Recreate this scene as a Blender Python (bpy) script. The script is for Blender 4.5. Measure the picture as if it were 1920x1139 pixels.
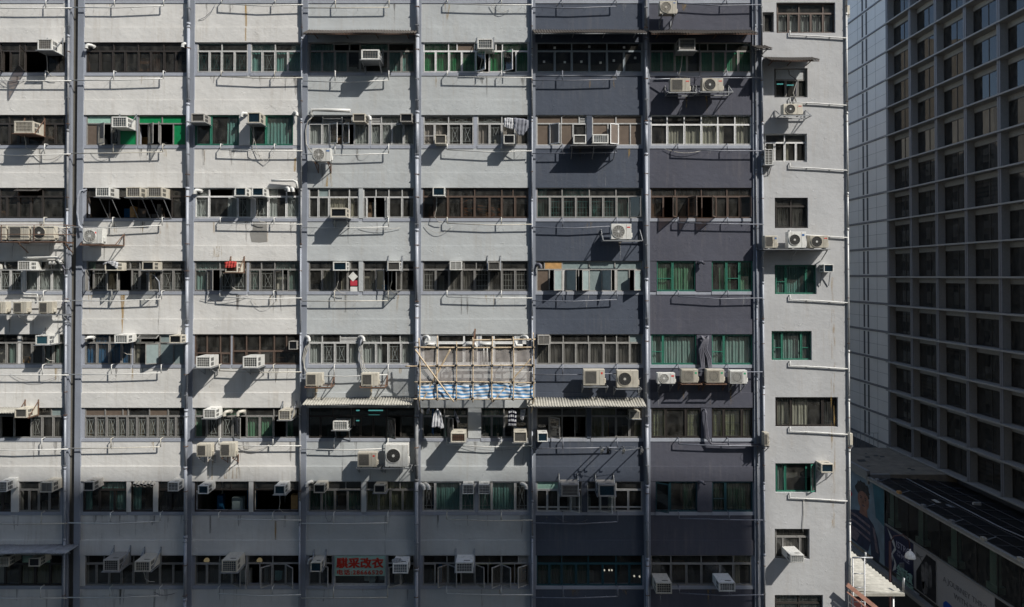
import bpy, math, random
from mathutils import Vector, Matrix
random.seed(7)
for _o in list(bpy.data.objects): bpy.data.objects.remove(_o)
S = bpy.context.scene
COL = S.collection
R = math.radians

# ------------------------------------------------------------------ camera, world, sun, exposure
FPX, DIST, CZ, PITCH = 1250.0, 27.4, 34.0, 0.75
cam_d = bpy.data.cameras.new('camera'); cam = bpy.data.objects.new('camera', cam_d); COL.objects.link(cam)
S.camera = cam
cam.location = (0, -DIST, CZ); cam.rotation_euler = (R(90 + PITCH), 0, 0)
cam_d.sensor_width = 36; cam_d.lens = 36 * FPX / 1920
cam_d.shift_x = 10 / 1920
cam_d.shift_y = -(51.5 + FPX * math.tan(R(PITCH))) / 1920
cam_d.clip_start = 0.1; cam_d.clip_end = 2000
SUNV = Vector((1.35, -1.0, 1.65)).normalized()          # towards the sun
elev = math.asin(SUNV.z)
w = bpy.data.worlds.new('World'); S.world = w; w.use_nodes = True
nt = w.node_tree; nt.nodes.clear()
sky = nt.nodes.new('ShaderNodeTexSky'); sky.sky_type = 'NISHITA'; sky.sun_disc = False
sky.sun_elevation = elev; sky.sun_rotation = math.atan2(SUNV.x, SUNV.y)
bg = nt.nodes.new('ShaderNodeBackground'); bg.inputs[1].default_value = 0.15
wo = nt.nodes.new('ShaderNodeOutputWorld')
nt.links.new(sky.outputs[0], bg.inputs[0]); nt.links.new(bg.outputs[0], wo.inputs[0])
sl = bpy.data.lights.new('sun', 'SUN'); sl.energy = 4.35; sl.angle = R(0.53); sl.color = (1.0, 0.955, 0.88)
so = bpy.data.objects.new('sun', sl); COL.objects.link(so)
so.rotation_euler = SUNV.to_track_quat('Z', 'Y').to_euler(); so.location = (30, -30, 90)
S.view_settings.view_transform = 'Standard'; S.view_settings.look = 'None'
S.view_settings.exposure = 0.48; S.view_settings.gamma = 1.0
S.cycles.max_bounces = 8; S.cycles.transparent_max_bounces = 12

CR = cam.rotation_euler.to_matrix()
def P(px, py, y=0.0):
    """point of the place seen at pixel (px,py) of the photograph on the vertical plane at depth y"""
    u = (px - 960) / 1920 + cam_d.shift_x; v = (569.5 - py) / 1920 + cam_d.shift_y
    d = CR @ Vector((u * 36 / cam_d.lens, v * 36 / cam_d.lens, -1))
    t = (y + DIST) / d.y
    return Vector((d.x * t, y, CZ + d.z * t))

# ------------------------------------------------------------------ materials
MATS = {}
def nodes(name):
    m = bpy.data.materials.new(name); m.use_nodes = True; MATS[name] = m
    n = m.node_tree.nodes; n.clear(); out = n.new('ShaderNodeOutputMaterial')
    return m, n, m.node_tree.links, out
def ramp(n, L, src, a, b, c0, c1):
    r = n.new('ShaderNodeValToRGB'); r.color_ramp.elements[0].position = a; r.color_ramp.elements[1].position = b
    r.color_ramp.elements[0].color = (*c0, 1); r.color_ramp.elements[1].color = (*c1, 1)
    L.new(src, r.inputs[0]); return r.outputs[0]
def noise(n, L, scale, detail=4, vec=None, sc=None, rough=0.55):
    t = n.new('ShaderNodeTexNoise'); t.inputs['Scale'].default_value = scale; t.inputs['Detail'].default_value = detail
    t.inputs['Roughness'].default_value = rough
    if sc:
        mp = n.new('ShaderNodeMapping'); mp.inputs['Scale'].default_value = sc
        L.new(vec, mp.inputs[0]); vec = mp.outputs[0]
    if vec is not None: L.new(vec, t.inputs['Vector'])
    return t.outputs[0]
def mixc(n, L, fac, a, b, mode='MIX'):
    x = n.new('ShaderNodeMix'); x.data_type = 'RGBA'; x.blend_type = mode
    if isinstance(fac, float): x.inputs[0].default_value = fac
    else: L.new(fac, x.inputs[0])
    for i, v in ((6, a), (7, b)):
        if isinstance(v, tuple): x.inputs[i].default_value = (*v, 1)
        else: L.new(v, x.inputs[i])
    return x.outputs[2]
def plain(name, col, rough=0.5, metal=0.0, var=0.12, nscale=6.0, bump=0.0, bscale=30.0, spec=0.5):
    m, n, L, out = nodes(name)
    b = n.new('ShaderNodeBsdfPrincipled'); b.inputs['Roughness'].default_value = rough
    b.inputs['Metallic'].default_value = metal; b.inputs['Specular IOR Level'].default_value = spec
    g = n.new('ShaderNodeNewGeometry')
    f = noise(n, L, nscale, 5, g.outputs['Position'])
    c = ramp(n, L, f, 0.3, 0.7, tuple(x * (1 - var) for x in col), tuple(min(1, x * (1 + var)) for x in col))
    L.new(c, b.inputs['Base Color'])
    if bump:
        bp = n.new('ShaderNodeBump'); bp.inputs['Strength'].default_value = bump; bp.inputs['Distance'].default_value = 0.02
        L.new(noise(n, L, bscale, 4, g.outputs['Position']), bp.inputs['Height']); L.new(bp.outputs[0], b.inputs['Normal'])
    L.new(b.outputs[0], out.inputs[0]); return m
def acm(name, col):
    m, n, L, out = nodes(name)
    b = n.new('ShaderNodeBsdfPrincipled'); b.inputs['Roughness'].default_value = .5
    g = n.new('ShaderNodeNewGeometry'); oi = n.new('ShaderNodeObjectInfo')
    c = ramp(n, L, oi.outputs['Random'], 0, 1, tuple(x * .78 for x in col), tuple(x * 1.06 for x in col))
    c = mixc(n, L, ramp(n, L, noise(n, L, 4, 6, g.outputs['Position'], (2.5, 2.5, .7), .7), .5, .78, (0, 0, 0), (.7, .7, .7)), c, (.17, .135, .09))
    c = mixc(n, L, ramp(n, L, noise(n, L, 17, 3, g.outputs['Position']), .66, .72, (0, 0, 0), (.8, .8, .8)), c, (.12, .07, .04))
    L.new(c, b.inputs['Base Color']); L.new(b.outputs[0], out.inputs[0]); return m
def plaster(name, col, dirt=(0.30, 0.25, 0.19), damt=0.35, bump=0.8):
    m, n, L, out = nodes(name)
    b = n.new('ShaderNodeBsdfPrincipled'); b.inputs['Roughness'].default_value = 0.85
    b.inputs['Specular IOR Level'].default_value = 0.25
    g = n.new('ShaderNodeNewGeometry'); P_ = g.outputs['Position']
    big = noise(n, L, 0.55, 3, P_)
    c = ramp(n, L, big, 0.3, 0.7, tuple(x * .9 for x in col), tuple(x * 1.06 for x in col))
    # repaint patches
    pt = noise(n, L, 1.3, 1, P_, (1, 1, 0.7))
    pf = ramp(n, L, pt, 0.60, 0.62, (0, 0, 0), (0.09, 0.09, 0.09))
    c = mixc(n, L, pf, c, tuple(min(1, x * 1.35) for x in col))
    # rain streaks
    st = noise(n, L, 2.2, 6, P_, (3.2, 1, 0.16), 0.65)
    bl = noise(n, L, 0.8, 4, P_)
    mm = n.new('ShaderNodeMath'); mm.operation = 'MULTIPLY'
    L.new(ramp(n, L, st, 0.48, 0.78, (0, 0, 0), (1, 1, 1)), mm.inputs[0])
    L.new(ramp(n, L, bl, 0.42, 0.62, (0, 0, 0), (damt, damt, damt)), mm.inputs[1])
    c = mixc(n, L, mm.outputs[0], c, dirt)
    # chips and specks
    sp = noise(n, L, 14, 3, P_)
    c = mixc(n, L, ramp(n, L, sp, 0.73, 0.76, (0, 0, 0), (0.5, 0.5, 0.5)), c, tuple(x * .45 for x in col))
    L.new(c, b.inputs['Base Color'])
    b1 = n.new('ShaderNodeBump'); b1.inputs['Strength'].default_value = bump; b1.inputs['Distance'].default_value = 0.02
    L.new(noise(n, L, 3.2, 8, P_, (1, 1, 1.25), 0.62), b1.inputs['Height'])
    b3 = n.new('ShaderNodeBump'); b3.inputs['Strength'].default_value = 0.4; b3.inputs['Distance'].default_value = 0.012
    L.new(ramp(n, L, noise(n, L, 1.7, 9, P_, (1, 1, 1.3), 0.68), 0.615, .64, (0, 0, 0), (1, 1, 1)), b3.inputs['Height']); L.new(b1.outputs[0], b3.inputs['Normal']); b1 = b3
    b2 = n.new('ShaderNodeBump'); b2.inputs['Strength'].default_value = 0.35; b2.inputs['Distance'].default_value = 0.006
    L.new(noise(n, L, 45, 3, P_), b2.inputs['Height']); L.new(b1.outputs[0], b2.inputs['Normal'])
    L.new(b2.outputs[0], b.inputs['Normal'])
    L.new(b.outputs[0], out.inputs[0]); return m
def glass(name, tint, ior=1.5, rough=0.015):
    m, n, L, out = nodes(name)
    t = n.new('ShaderNodeBsdfTransparent'); t.inputs[0].default_value = (*tint, 1)
    gl = n.new('ShaderNodeBsdfGlossy'); gl.inputs['Roughness'].default_value = rough
    g = n.new('ShaderNodeNewGeometry')
    bp = n.new('ShaderNodeBump'); bp.inputs['Strength'].default_value = 0.12; bp.inputs['Distance'].default_value = 0.02
    L.new(noise(n, L, 1.1, 1, g.outputs['Position']), bp.inputs['Height']); L.new(bp.outputs[0], gl.inputs['Normal'])
    d = n.new('ShaderNodeBsdfDiffuse'); d.inputs[0].default_value = (0.35, 0.34, 0.31, 1)   # film of dust, its tone also standing in for grey reflections
    dt = n.new('ShaderNodeVectorMath'); dt.operation = 'DOT_PRODUCT'; L.new(g.outputs['Incoming'], dt.inputs[0]); L.new(g.outputs['Normal'], dt.inputs[1])
    def M(op, x, y=None):
        q = n.new('ShaderNodeMath'); q.operation = op
        for k, v in ((0, x), (1, y)):
            if v is None: continue
            if isinstance(v, (int, float)): q.inputs[k].default_value = v
            else: L.new(v, q.inputs[k])
        return q.outputs[0]
    f0 = ((ior - 1) / (ior + 1)) ** 2 * 1.8
    mf = M('ADD', M('MULTIPLY', M('POWER', M('SUBTRACT', 1.0, M('ABSOLUTE', dt.outputs['Value'])), 5.0), 1 - f0), f0)
    mx = n.new('ShaderNodeMixShader'); L.new(mf, mx.inputs[0]); L.new(t.outputs[0], mx.inputs[1]); L.new(gl.outputs[0], mx.inputs[2])
    dm = n.new('ShaderNodeMixShader')
    L.new(ramp(n, L, noise(n, L, 3.0, 5, g.outputs['Position'], (1.5, 1, .6)), 0.35, 0.8, (0.02, 0.02, 0.02), (0.15, 0.15, 0.15)), dm.inputs[0])
    L.new(mx.outputs[0], dm.inputs[1]); L.new(d.outputs[0], dm.inputs[2])
    L.new(dm.outputs[0], out.inputs[0]); return m
def cloth(name, col, trans=0.25):
    m, n, L, out = nodes(name)
    g = n.new('ShaderNodeNewGeometry')
    c = ramp(n, L, noise(n, L, 5, 4, g.outputs['Position'], (6, 6, .5)), 0.3, 0.7, tuple(x * .75 for x in col), tuple(min(1, x * 1.15) for x in col))
    d = n.new('ShaderNodeBsdfDiffuse'); L.new(c, d.inputs[0])
    t = n.new('ShaderNodeBsdfTranslucent'); L.new(c, t.inputs[0])
    mx = n.new('ShaderNodeMixShader'); mx.inputs[0].default_value = trans
    L.new(d.outputs[0], mx.inputs[1]); L.new(t.outputs[0], mx.inputs[2]); L.new(mx.outputs[0], out.inputs[0]); return m
def alpha_stain(name, col, lo=0.42, hi=0.62, sc=(6, 1, 1.2)):
    m, n, L, out = nodes(name)
    g = n.new('ShaderNodeNewGeometry')
    d = n.new('ShaderNodeBsdfDiffuse'); d.inputs[0].default_value = (*col, 1)
    t = n.new('ShaderNodeBsdfTransparent')
    mx = n.new('ShaderNodeMixShader')
    L.new(ramp(n, L, noise(n, L, 2.4, 6, g.outputs['Position'], sc), lo, hi, (0, 0, 0), (.85, .85, .85)), mx.inputs[0])
    L.new(t.outputs[0], mx.inputs[1]); L.new(d.outputs[0], mx.inputs[2]); L.new(mx.outputs[0], out.inputs[0]); return m
def emit(name, col, s):
    m, n, L, out = nodes(name); e = n.new('ShaderNodeEmission'); e.inputs[0].default_value = (*col, 1); e.inputs[1].default_value = s
    L.new(e.outputs[0], out.inputs[0]); return m

plaster('wall_white', (0.575, 0.568, 0.548), damt=.5); plaster('wall_grey', (0.41, 0.43, 0.435), damt=.4)
plaster('wall_dark', (0.066, 0.078, 0.104), dirt=(.17, .165, .165), damt=.35, bump=.75)
plaster('wall_purple', (0.074, 0.077, 0.099), dirt=(.18, .165, .165), damt=.4, bump=.8); plaster('wall_end', (0.41, 0.415, 0.42), damt=.4)
plaster('pilaster_paint', (0.215, 0.235, 0.275), dirt=(.1, .1, .11), bump=.35)
plaster('bare_concrete', (0.13, 0.122, 0.105), dirt=(.05, .045, .04), damt=.6)
plaster('sill_paint', (0.30, 0.32, 0.365), dirt=(.15, .14, .13), bump=.8)
plaster('patch_cement', (0.24, 0.235, 0.22), damt=.5)
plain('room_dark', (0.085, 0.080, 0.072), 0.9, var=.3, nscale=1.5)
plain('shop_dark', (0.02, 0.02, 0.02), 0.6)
for k, c in dict(fd=(.035, .03, .027), fb=(.10, .07, .055), fg=(.205, .20, .19), fl=(.42, .42, .41), fw=(.62, .62, .61), fG=(.03, .16, .11),
                 fB=(.27, .31, .34), ft=(.015, .06, .075), fm=(.27, .265, .25)).items(): plain('frame_' + k, c, .45, .0, .15, 9)
glass('glass_d', (.62, .63, .61)); glass('glass_g', (.10, .30, .20)); glass('glass_t', (.22, .42, .40)); glass('glass_b', (.34, .25, .19)); glass('glass_c', (.70, .73, .72))
glass('glass_g2', (.30, .62, .46)); glass('glass_shop', (.35, .40, .38)); glass('glass_n', (.10, .11, .12))
plain('frosted', (.21, .26, .26), .35); plain('frosted_brown', (.13, .10, .078), .4); plain('panel_green', (.0, .19, .06), .5); plain('panel_mint', (.30, .48, .40), .5)
plain('board_orange', (.42, .24, .09), .7, var=.2); plain('paper', (.6, .6, .57), .8); plain('red_paper', (.42, .03, .05), .7)
for k, c in dict(cream=(.52, .49, .40), white=(.62, .64, .62), teal=(.22, .44, .40), green=(.16, .36, .22), brown=(.22, .16, .11), blue=(.03, .14, .30), grey=(.20, .19, .18),
                 pink=(.50, .42, .38), mint=(.34, .50, .46), olive=(.32, .33, .20), deep=(.03, .10, .07)).items(): cloth('curtain_' + k, c)
acm('ac_white', (.60,.60,.57)); acm('ac_cream', (.47,.44,.37)); acm('ac_grey', (.31,.30,.28))
plain('coil_dark', (.022, .026, .03), .5, .3, .3, 20); plain('coil_blue', (.02, .05, .075), .35, .3, .3, 20); plain('coil_grey', (.12, .115, .105), .6, .2, .25, 25)
plain('black_gap', (.008, .008, .008), .8); plain('steel_grey', (.25, .26, .27), .5, .4, .2, 12); plain('rust', (.125, .07, .045), .8, 0, .35, 14)
plain('galv', (.27, .275, .28), .45, .5, .2, 5); plain('pvc_white', (.50, .50, .48), .4, var=.08); plain('pvc_dirty', (.42, .40, .35), .5, var=.2); plain('pipe_old', (.20, .205, .215), .7, var=.3, nscale=3); plain('ad_teal', (.03, .10, .13), .6, var=.3, nscale=.5); plain('conduit_dark', (.15, .16, .19), .5, var=.2); plain('pipe_blue', (.29, .31, .35), .45, var=.1)
plain('pipe_dark', (.085, .085, .105), .6); plain('hose_grey', (.33, .32, .29), .6)
plain('logo_red', (.55, .04, .03), .5); plain('logo_blue', (.04, .12, .30), .5); plain('logo_green', (.05, .3, .16), .5)
plain('grille_white', (.55, .56, .55), .5); plain('grille_dark', (.09, .10, .10), .5)
plain('lamp_glow_off', (.75, .74, .70), .3)
emit('tube_light', (.45, .95, .95), .55); emit('dot_light', (1, .95, .8), .6); emit('warm_lamp', (1., .8, .45), .16); emit('warm_tube', (.8, 1., .7), .35)
alpha_stain('rust_stain', (.40, .27, .10), .50, .74, (5, 1, .45)); alpha_stain('rust_strong', (.42, .25, .05), .36, .66, (9, 1, .4)); alpha_stain('soot', (.15, .14, .13), .42, .78, (5, 1, .4)); alpha_stain('pale_run', (.42, .42, .42), .50, .85, (6, 1, .4))
plain('tin_dark', (.055, .047, .04), .8, .2, .3, 8, .3, 20); plain('tin_light', (.29, .28, .245), .8, 0, .22, 5, .3, 30); plain('tin_bluish', (.25, .27, .29), .7, .2, .2, 5)  # sheet metal in dark, pale and bluish grey
plain('tower_fin', (.15, .15, .16), .5, .1, .08); plain('tower_reveal', (.25, .245, .232), .6, 0, .08); plain('tower_panel', (.56, .545, .52), .45, .1, .05, .4)
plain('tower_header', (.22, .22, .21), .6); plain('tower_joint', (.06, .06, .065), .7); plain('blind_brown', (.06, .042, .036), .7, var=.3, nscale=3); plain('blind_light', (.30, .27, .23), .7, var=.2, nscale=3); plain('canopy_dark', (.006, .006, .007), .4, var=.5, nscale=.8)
plain('podium_roof', (.19, .16, .12), .9, 0, .25, 1.2); plain('podium_frame', (.20, .20, .19), .6); plain('mint_column', (.38, .50, .43), .6)
glass('tower_glass', (.10, .08, .07), 1.55, .01)
plain('asphalt', (.05, .05, .052), .9, 0, .15, 2, .3, 40); plain('pavement', (.22, .21, .20), .9, 0, .12, 3)
plain('concrete_far', (.52, .50, .45), .85, 0, .12, .8); plain('concrete_tan', (.33, .28, .215), .85, 0, .12, .8); plain('facade_behind', (.36, .33, .28), .85, 0, .12, .5)

# ------------------------------------------------------------------ mesh builder and object helpers
class MB:
    def __init__(s): s.v = []; s.f = []; s.m = []; s.sm = []; s.mats = []
    def mi(s, m):
        if m not in s.mats: s.mats.append(m)
        return s.mats.index(m)
    def face(s, pts, m, smooth=False):
        b = len(s.v); s.v += [tuple(p) for p in pts]; s.f.append(tuple(range(b, b + len(pts)))); s.m.append(s.mi(m)); s.sm.append(smooth)
    def hexa(s, p, m):
        b = len(s.v); s.v += [tuple(q) for q in p]; i = s.mi(m)
        for f in ((0, 3, 2, 1), (4, 5, 6, 7), (0, 1, 5, 4), (1, 2, 6, 5), (2, 3, 7, 6), (3, 0, 4, 7)):
            s.f.append(tuple(b + k for k in f)); s.m.append(i); s.sm.append(False)
    def box(s, x0, x1, y0, y1, z0, z1, m):
        if x0 > x1: x0, x1 = x1, x0
        if y0 > y1: y0, y1 = y1, y0
        if z0 > z1: z0, z1 = z1, z0
        s.hexa(((x0, y0, z0), (x1, y0, z0), (x1, y1, z0), (x0, y1, z0), (x0, y0, z1), (x1, y0, z1), (x1, y1, z1), (x0, y1, z1)), m)
        return s
    def bar(s, a, b, w, h, m):
        """square bar between two points"""
        a = Vector(a); b = Vector(b); d = (b - a)
        if d.length < 1e-6: return s
        d.normalize(); up = Vector((0, 0, 1)) if abs(d.z) < .9 else Vector((0, 1, 0))
        u = d.cross(up).normalized() * w / 2; v = d.cross(u).normalized() * h / 2
        s.hexa((a - u - v, a + u - v, b + u - v, b - u - v, a - u + v, a + u + v, b + u + v, b - u + v), m); return s
    def tube(s, pts, r, m, n=8, caps=True):
        pts = [Vector(p) for p in pts]; rr = r if isinstance(r, (list, tuple)) else [r] * len(pts)
        base = len(s.v); i = s.mi(m); prev = None
        for k, p in enumerate(pts):
            if k == 0: d = pts[1] - p
            elif k == len(pts) - 1: d = p - pts[k - 1]
            else: d = (pts[k + 1] - p).normalized() + (p - pts[k - 1]).normalized()
            if d.length < 1e-7: d = Vector((0, 0, 1))
            d.normalize()
            if prev is None:
                up = Vector((0, 0, 1)) if abs(d.z) < .9 else Vector((0, 1, 0)); u = d.cross(up).normalized()
            else: u = (prev - d * prev.dot(d)).normalized()
            prev = u; v = d.cross(u)
            for j in range(n):
                a = 2 * math.pi * j / n; s.v.append(tuple(p + (u * math.cos(a) + v * math.sin(a)) * rr[k]))
        for k in range(len(pts) - 1):
            for j in range(n):
                a = base + k * n + j; b = base + k * n + (j + 1) % n
                s.f.append((a, b, b + n, a + n)); s.m.append(i); s.sm.append(True)
        if caps:
            s.f.append(tuple(base + j for j in range(n))[::-1]); s.m.append(i); s.sm.append(False)
            e = base + (len(pts) - 1) * n; s.f.append(tuple(e + j for j in range(n))); s.m.append(i); s.sm.append(False)
        return s
    def disc(s, c, r, y0, y1, m, n=24):
        """short cylinder whose axis runs along y"""
        return s.tube([(c[0], y1, c[1]), (c[0], y0, c[1])], r, m, n)
    def ring(s, c, r0, r1, y, m, n=24, t=.004):
        for j in range(n):
            a = 2 * math.pi * j / n; b = 2 * math.pi * (j + 1) / n
            q = [(c[0] + rr * math.cos(x), c[1] + rr * math.sin(x)) for x, rr in ((a, r0), (a, r1), (b, r1), (b, r0))]
            s.hexa([(p[0], y, p[1]) for p in q] + [(p[0], y - t, p[1]) for p in q], m)
    def frame(s, x0, x1, z0, z1, y0, y1, t, m):
        s.box(x0, x1, y0, y1, z1 - t, z1, m); s.box(x0, x1, y0, y1, z0, z0 + t, m)
        s.box(x0, x0 + t, y0, y1, z0 + t, z1 - t, m); s.box(x1 - t, x1, y0, y1, z0 + t, z1 - t, m)
    def build(s, name, parent=None, bevel=0, origin=None):
        me = bpy.data.meshes.new(name); off = Vector((0, 0, 0))
        if parent is not None:
            q = parent
            while q is not None: off = off + q.location; q = q.parent
        elif origin is not None: off = Vector(origin)
        me.from_pydata([tuple(Vector(p) - off) for p in s.v], [], s.f)
        for m in s.mats: me.materials.append(MATS[m])
        me.polygons.foreach_set('material_index', s.m); me.polygons.foreach_set('use_smooth', s.sm); me.update()
        o = bpy.data.objects.new(name, me); COL.objects.link(o)
        if parent is not None: o.parent = parent
        elif origin is not None: o.location = off
        if bevel:
            b = o.modifiers.new('bevel', 'BEVEL'); b.width = bevel; b.segments = 2; b.limit_method = 'ANGLE'
        return o
def tag(o, label=None, cat=None, group=None, kind=None):
    if label: o['label'] = label
    if cat: o['category'] = cat
    if group: o['group'] = group
    if kind: o['kind'] = kind
    return o
def thing(name, label, cat, loc, group=None):
    o = bpy.data.objects.new(name, None); COL.objects.link(o); o.location = loc; o.empty_display_size = .2
    return tag(o, label, cat, group)
def text_mb(mb, body, m, size, origin, ux, uz, depth=.01, bold=0.0, align='LEFT', spacing=1.0, sx=1.0):
    """lettering as real mesh faces; ux, uz: directions of the line and of up"""
    c = bpy.data.curves.new('lettering', 'FONT'); c.body = body; c.size = size; c.extrude = depth; c.align_x = align
    c.space_character = spacing; c.resolution_u = 3
    o = bpy.data.objects.new('lettering', c); COL.objects.link(o); bpy.context.view_layer.update()
    me = bpy.data.meshes.new_from_object(o.evaluated_get(bpy.context.evaluated_depsgraph_get()))
    ux = Vector(ux).normalized(); uz = Vector(uz).normalized(); nn = ux.cross(uz); b = len(mb.v); i = mb.mi(m); org = Vector(origin)
    for q, (dx, dz) in enumerate(((0, 0), (bold, bold * .5), (-bold, -bold * .5), (bold, -bold * .6), (-bold, bold * .6)) if bold else ((0, 0),)):
        b = len(mb.v)
        for v in me.vertices: mb.v.append(tuple(org + ux * (v.co.x + dx) * sx + uz * (v.co.y + dz) + nn * (v.co.z + .0006 * q)))
        for p in me.polygons: mb.f.append(tuple(b + k for k in p.vertices)); mb.m.append(i); mb.sm.append(False)
    bpy.data.objects.remove(o); bpy.data.curves.remove(c); bpy.data.meshes.remove(me)

ROWW = ['cut-off top', 'first full', 'second', 'third', 'fourth', 'fifth', 'sixth', 'seventh', 'bottom full']
COLW = ['', 'leftmost bay', 'second bay', 'third bay', 'fourth bay', 'fifth bay', 'sixth bay', 'seventh bay', 'grey end wall']
def place(row, col): return ('%s row, %s' % (ROWW[row], COLW[col])) if col < 8 else ('on the grey end wall, level with %s row' % ROWW[row])

# ------------------------------------------------------------------ the shading tower behind the viewpoint, ground, streets
g = MB(); g.box(-400, 400, -400, 500, -1, 0, 'asphalt'); tag(g.build('ground', None, origin=(0, 0, 0)), kind='structure')
zb = P(950, 905).z; xb = P(1421, 1000).x
OX, OY, OZ = xb + 54, -40.0, zb + 66
bt = thing('office_tower', 'tall plain concrete tower behind the viewpoint, casting the shade', 'building', (0, -48, 0))
m_ = MB(); m_.box(-60, OX, OY - 18, OY, 0.004, OZ, 'facade_behind'); wl = m_.build('wall', bt)
m_ = MB()
for k in range(int(OZ / 3.2) - 1):
    m_.box(-58, OX - 2, OY, OY + .03, 1.2 + k * 3.2, 2.9 + k * 3.2, 'glass_n')
tag(m_.build('window_bands', bt), kind='stuff')

# ------------------------------------------------------------------ the big apartment block
ZT1 = P(950, 80).z; ZT8 = P(950, 1041).z; PIT = (ZT1 - ZT8) / 7
WH = 57.3 / 137.3 * PIT; SILL = 6 / 137.3 * PIT; BEAM = 28 / 137.3 * PIT
def ztop(r): return ZT1 - (r - 1) * PIT
BAYS = {0: (-315, -103), 1: (-90, 122.5), 2: (155, 350), 3: (363, 564), 4: (576, 778.5), 5: (789.5, 993), 6: (1004, 1206), 7: (1218, 1412)}
BX = {k: (P(a, 560).x, P(b, 560).x) for k, (a, b) in BAYS.items()}
WMAT = {0: 'wall_white', 1: 'wall_white', 2: 'wall_white', 3: 'wall_white', 4: 'wall_grey', 5: 'wall_grey', 6: 'wall_dark', 7: 'wall_purple'}
XL = BX[0][0]; XR = P(1588.5, 560).x; XE = P(1431, 560).x
RMIN, RMAX = -1, 10
apt = thing('apartment_block', 'old multi-storey apartment block with white, grey and purple-grey painted bays', 'building', ((XL + XR) / 2, 3, 0))
wall = MB()
for c, (x0, x1) in BX.items():
    mt = WMAT[c]
    for r in range(RMIN, RMAX + 1):
        zt = ztop(r)
        wall.box(x0, x1, -.035, .28, zt, zt + BEAM, mt)                    # lower beam of the spandrel, proud
        zb_ = zt - WH
        wall.box(x0, x1, 0, .28, zb_ - PIT + WH + BEAM, zb_ - SILL, mt)      # upper spandrel face
    wall.box(x0, x1, -.035, .28, 0.004, ztop(RMAX) - PIT + BEAM * .99, mt)
zTOP = ztop(RMIN) + BEAM + .0
wall_o = wall.build('wall', apt)
pil = [(-103, -90), None, (350, 363), (564, 576), (778.5, 789.5), (993, 1004), (1206, 1218), (1412, 1431)]
for q in pil:
    if not q: continue
    m_ = MB(); m_.box(P(q[0], 560).x, P(q[1], 560).x, -.075, .3, 0.004, zTOP, 'pilaster_paint'); m_.build('pilaster', apt)
a, b, c_, d_ = [P(v, 560).x for v in (122.5, 132.5, 144, 155)]
m_ = MB(); m_.box(a, b, -.075, .3, 0.004, zTOP, 'pilaster_paint'); m_.box(c_, d_, -.075, .3, 0.004, zTOP, 'pilaster_paint')
m_.box(b, c_, .06, .3, 0.004, zTOP, 'bare_concrete'); m_.build('pilaster', apt)
# rooms behind
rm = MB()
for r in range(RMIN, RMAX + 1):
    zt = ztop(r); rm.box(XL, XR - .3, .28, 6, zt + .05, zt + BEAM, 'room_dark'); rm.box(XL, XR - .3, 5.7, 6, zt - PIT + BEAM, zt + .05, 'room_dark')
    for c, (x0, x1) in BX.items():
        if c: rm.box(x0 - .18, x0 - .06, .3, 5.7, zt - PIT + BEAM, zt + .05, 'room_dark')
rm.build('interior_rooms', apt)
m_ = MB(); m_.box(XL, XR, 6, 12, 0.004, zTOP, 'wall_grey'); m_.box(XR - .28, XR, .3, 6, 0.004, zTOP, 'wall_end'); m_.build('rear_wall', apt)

def cell_sash(mb, x0, x1, z0, z1, y, fm, gm, hinge=None, ang=0, t=.035):
    """one casement with its glass; hinge 'l','r','t' opens it outward"""
    sub = MB(); sub.frame(x0, x1, z0, z1, y - .03, y, t, fm)
    if gm: sub.face([(x0 + t, y - .015, z0 + t), (x1 - t, y - .015, z0 + t), (x1 - t, y - .015, z1 - t), (x0 + t, y - .015, z1 - t)], gm)
    if hinge:
        if hinge == 't':
            M = Matrix.Translation((0, y, z1)) @ Matrix.Rotation(-ang, 4, 'X') @ Matrix.Translation((0, -y, -z1))
        else:
            hx = x0 if hinge == 'l' else x1; a = -ang if hinge == 'l' else ang
            M = Matrix.Translation((hx, y, 0)) @ Matrix.Rotation(a, 4, 'Z') @ Matrix.Translation((-hx, -y, 0))
        sub.v = [tuple(M @ Vector(p)) for p in sub.v]
    b = len(mb.v); mb.v += sub.v
    for f, i, sm in zip(sub.f, sub.m, sub.sm): mb.f.append(tuple(b + k for k in f)); mb.m.append(mb.mi(sub.mats[i])); mb.sm.append(sm)
def curtain(mb, x0, x1, z0, z1, y, m):
    n = max(4, int((x1 - x0) / .028)); b = len(mb.v); i = mb.mi(m); ph = random.random() * 6; lam = random.uniform(.09, .14)
    for k in range(n + 1):
        x = x0 + (x1 - x0) * k / n; w_ = math.sin(x / lam * 6.28 + ph) + .5 * math.sin(x / lam * 2.7 + ph * 2)
        for z in (z0, (z0 + z1) / 2, z1):
            a = .022 if z < z1 else .012
            mb.v.append((x + (.012 * math.sin(x * 9 + ph) if z == z0 else 0), y + a * w_, z))
    for k in range(n):
        for j in (0, 1):
            q = b + k * 3 + j; mb.f.append((q, q + 3, q + 4, q + 1)); mb.m.append(i); mb.sm.append(True)
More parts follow.
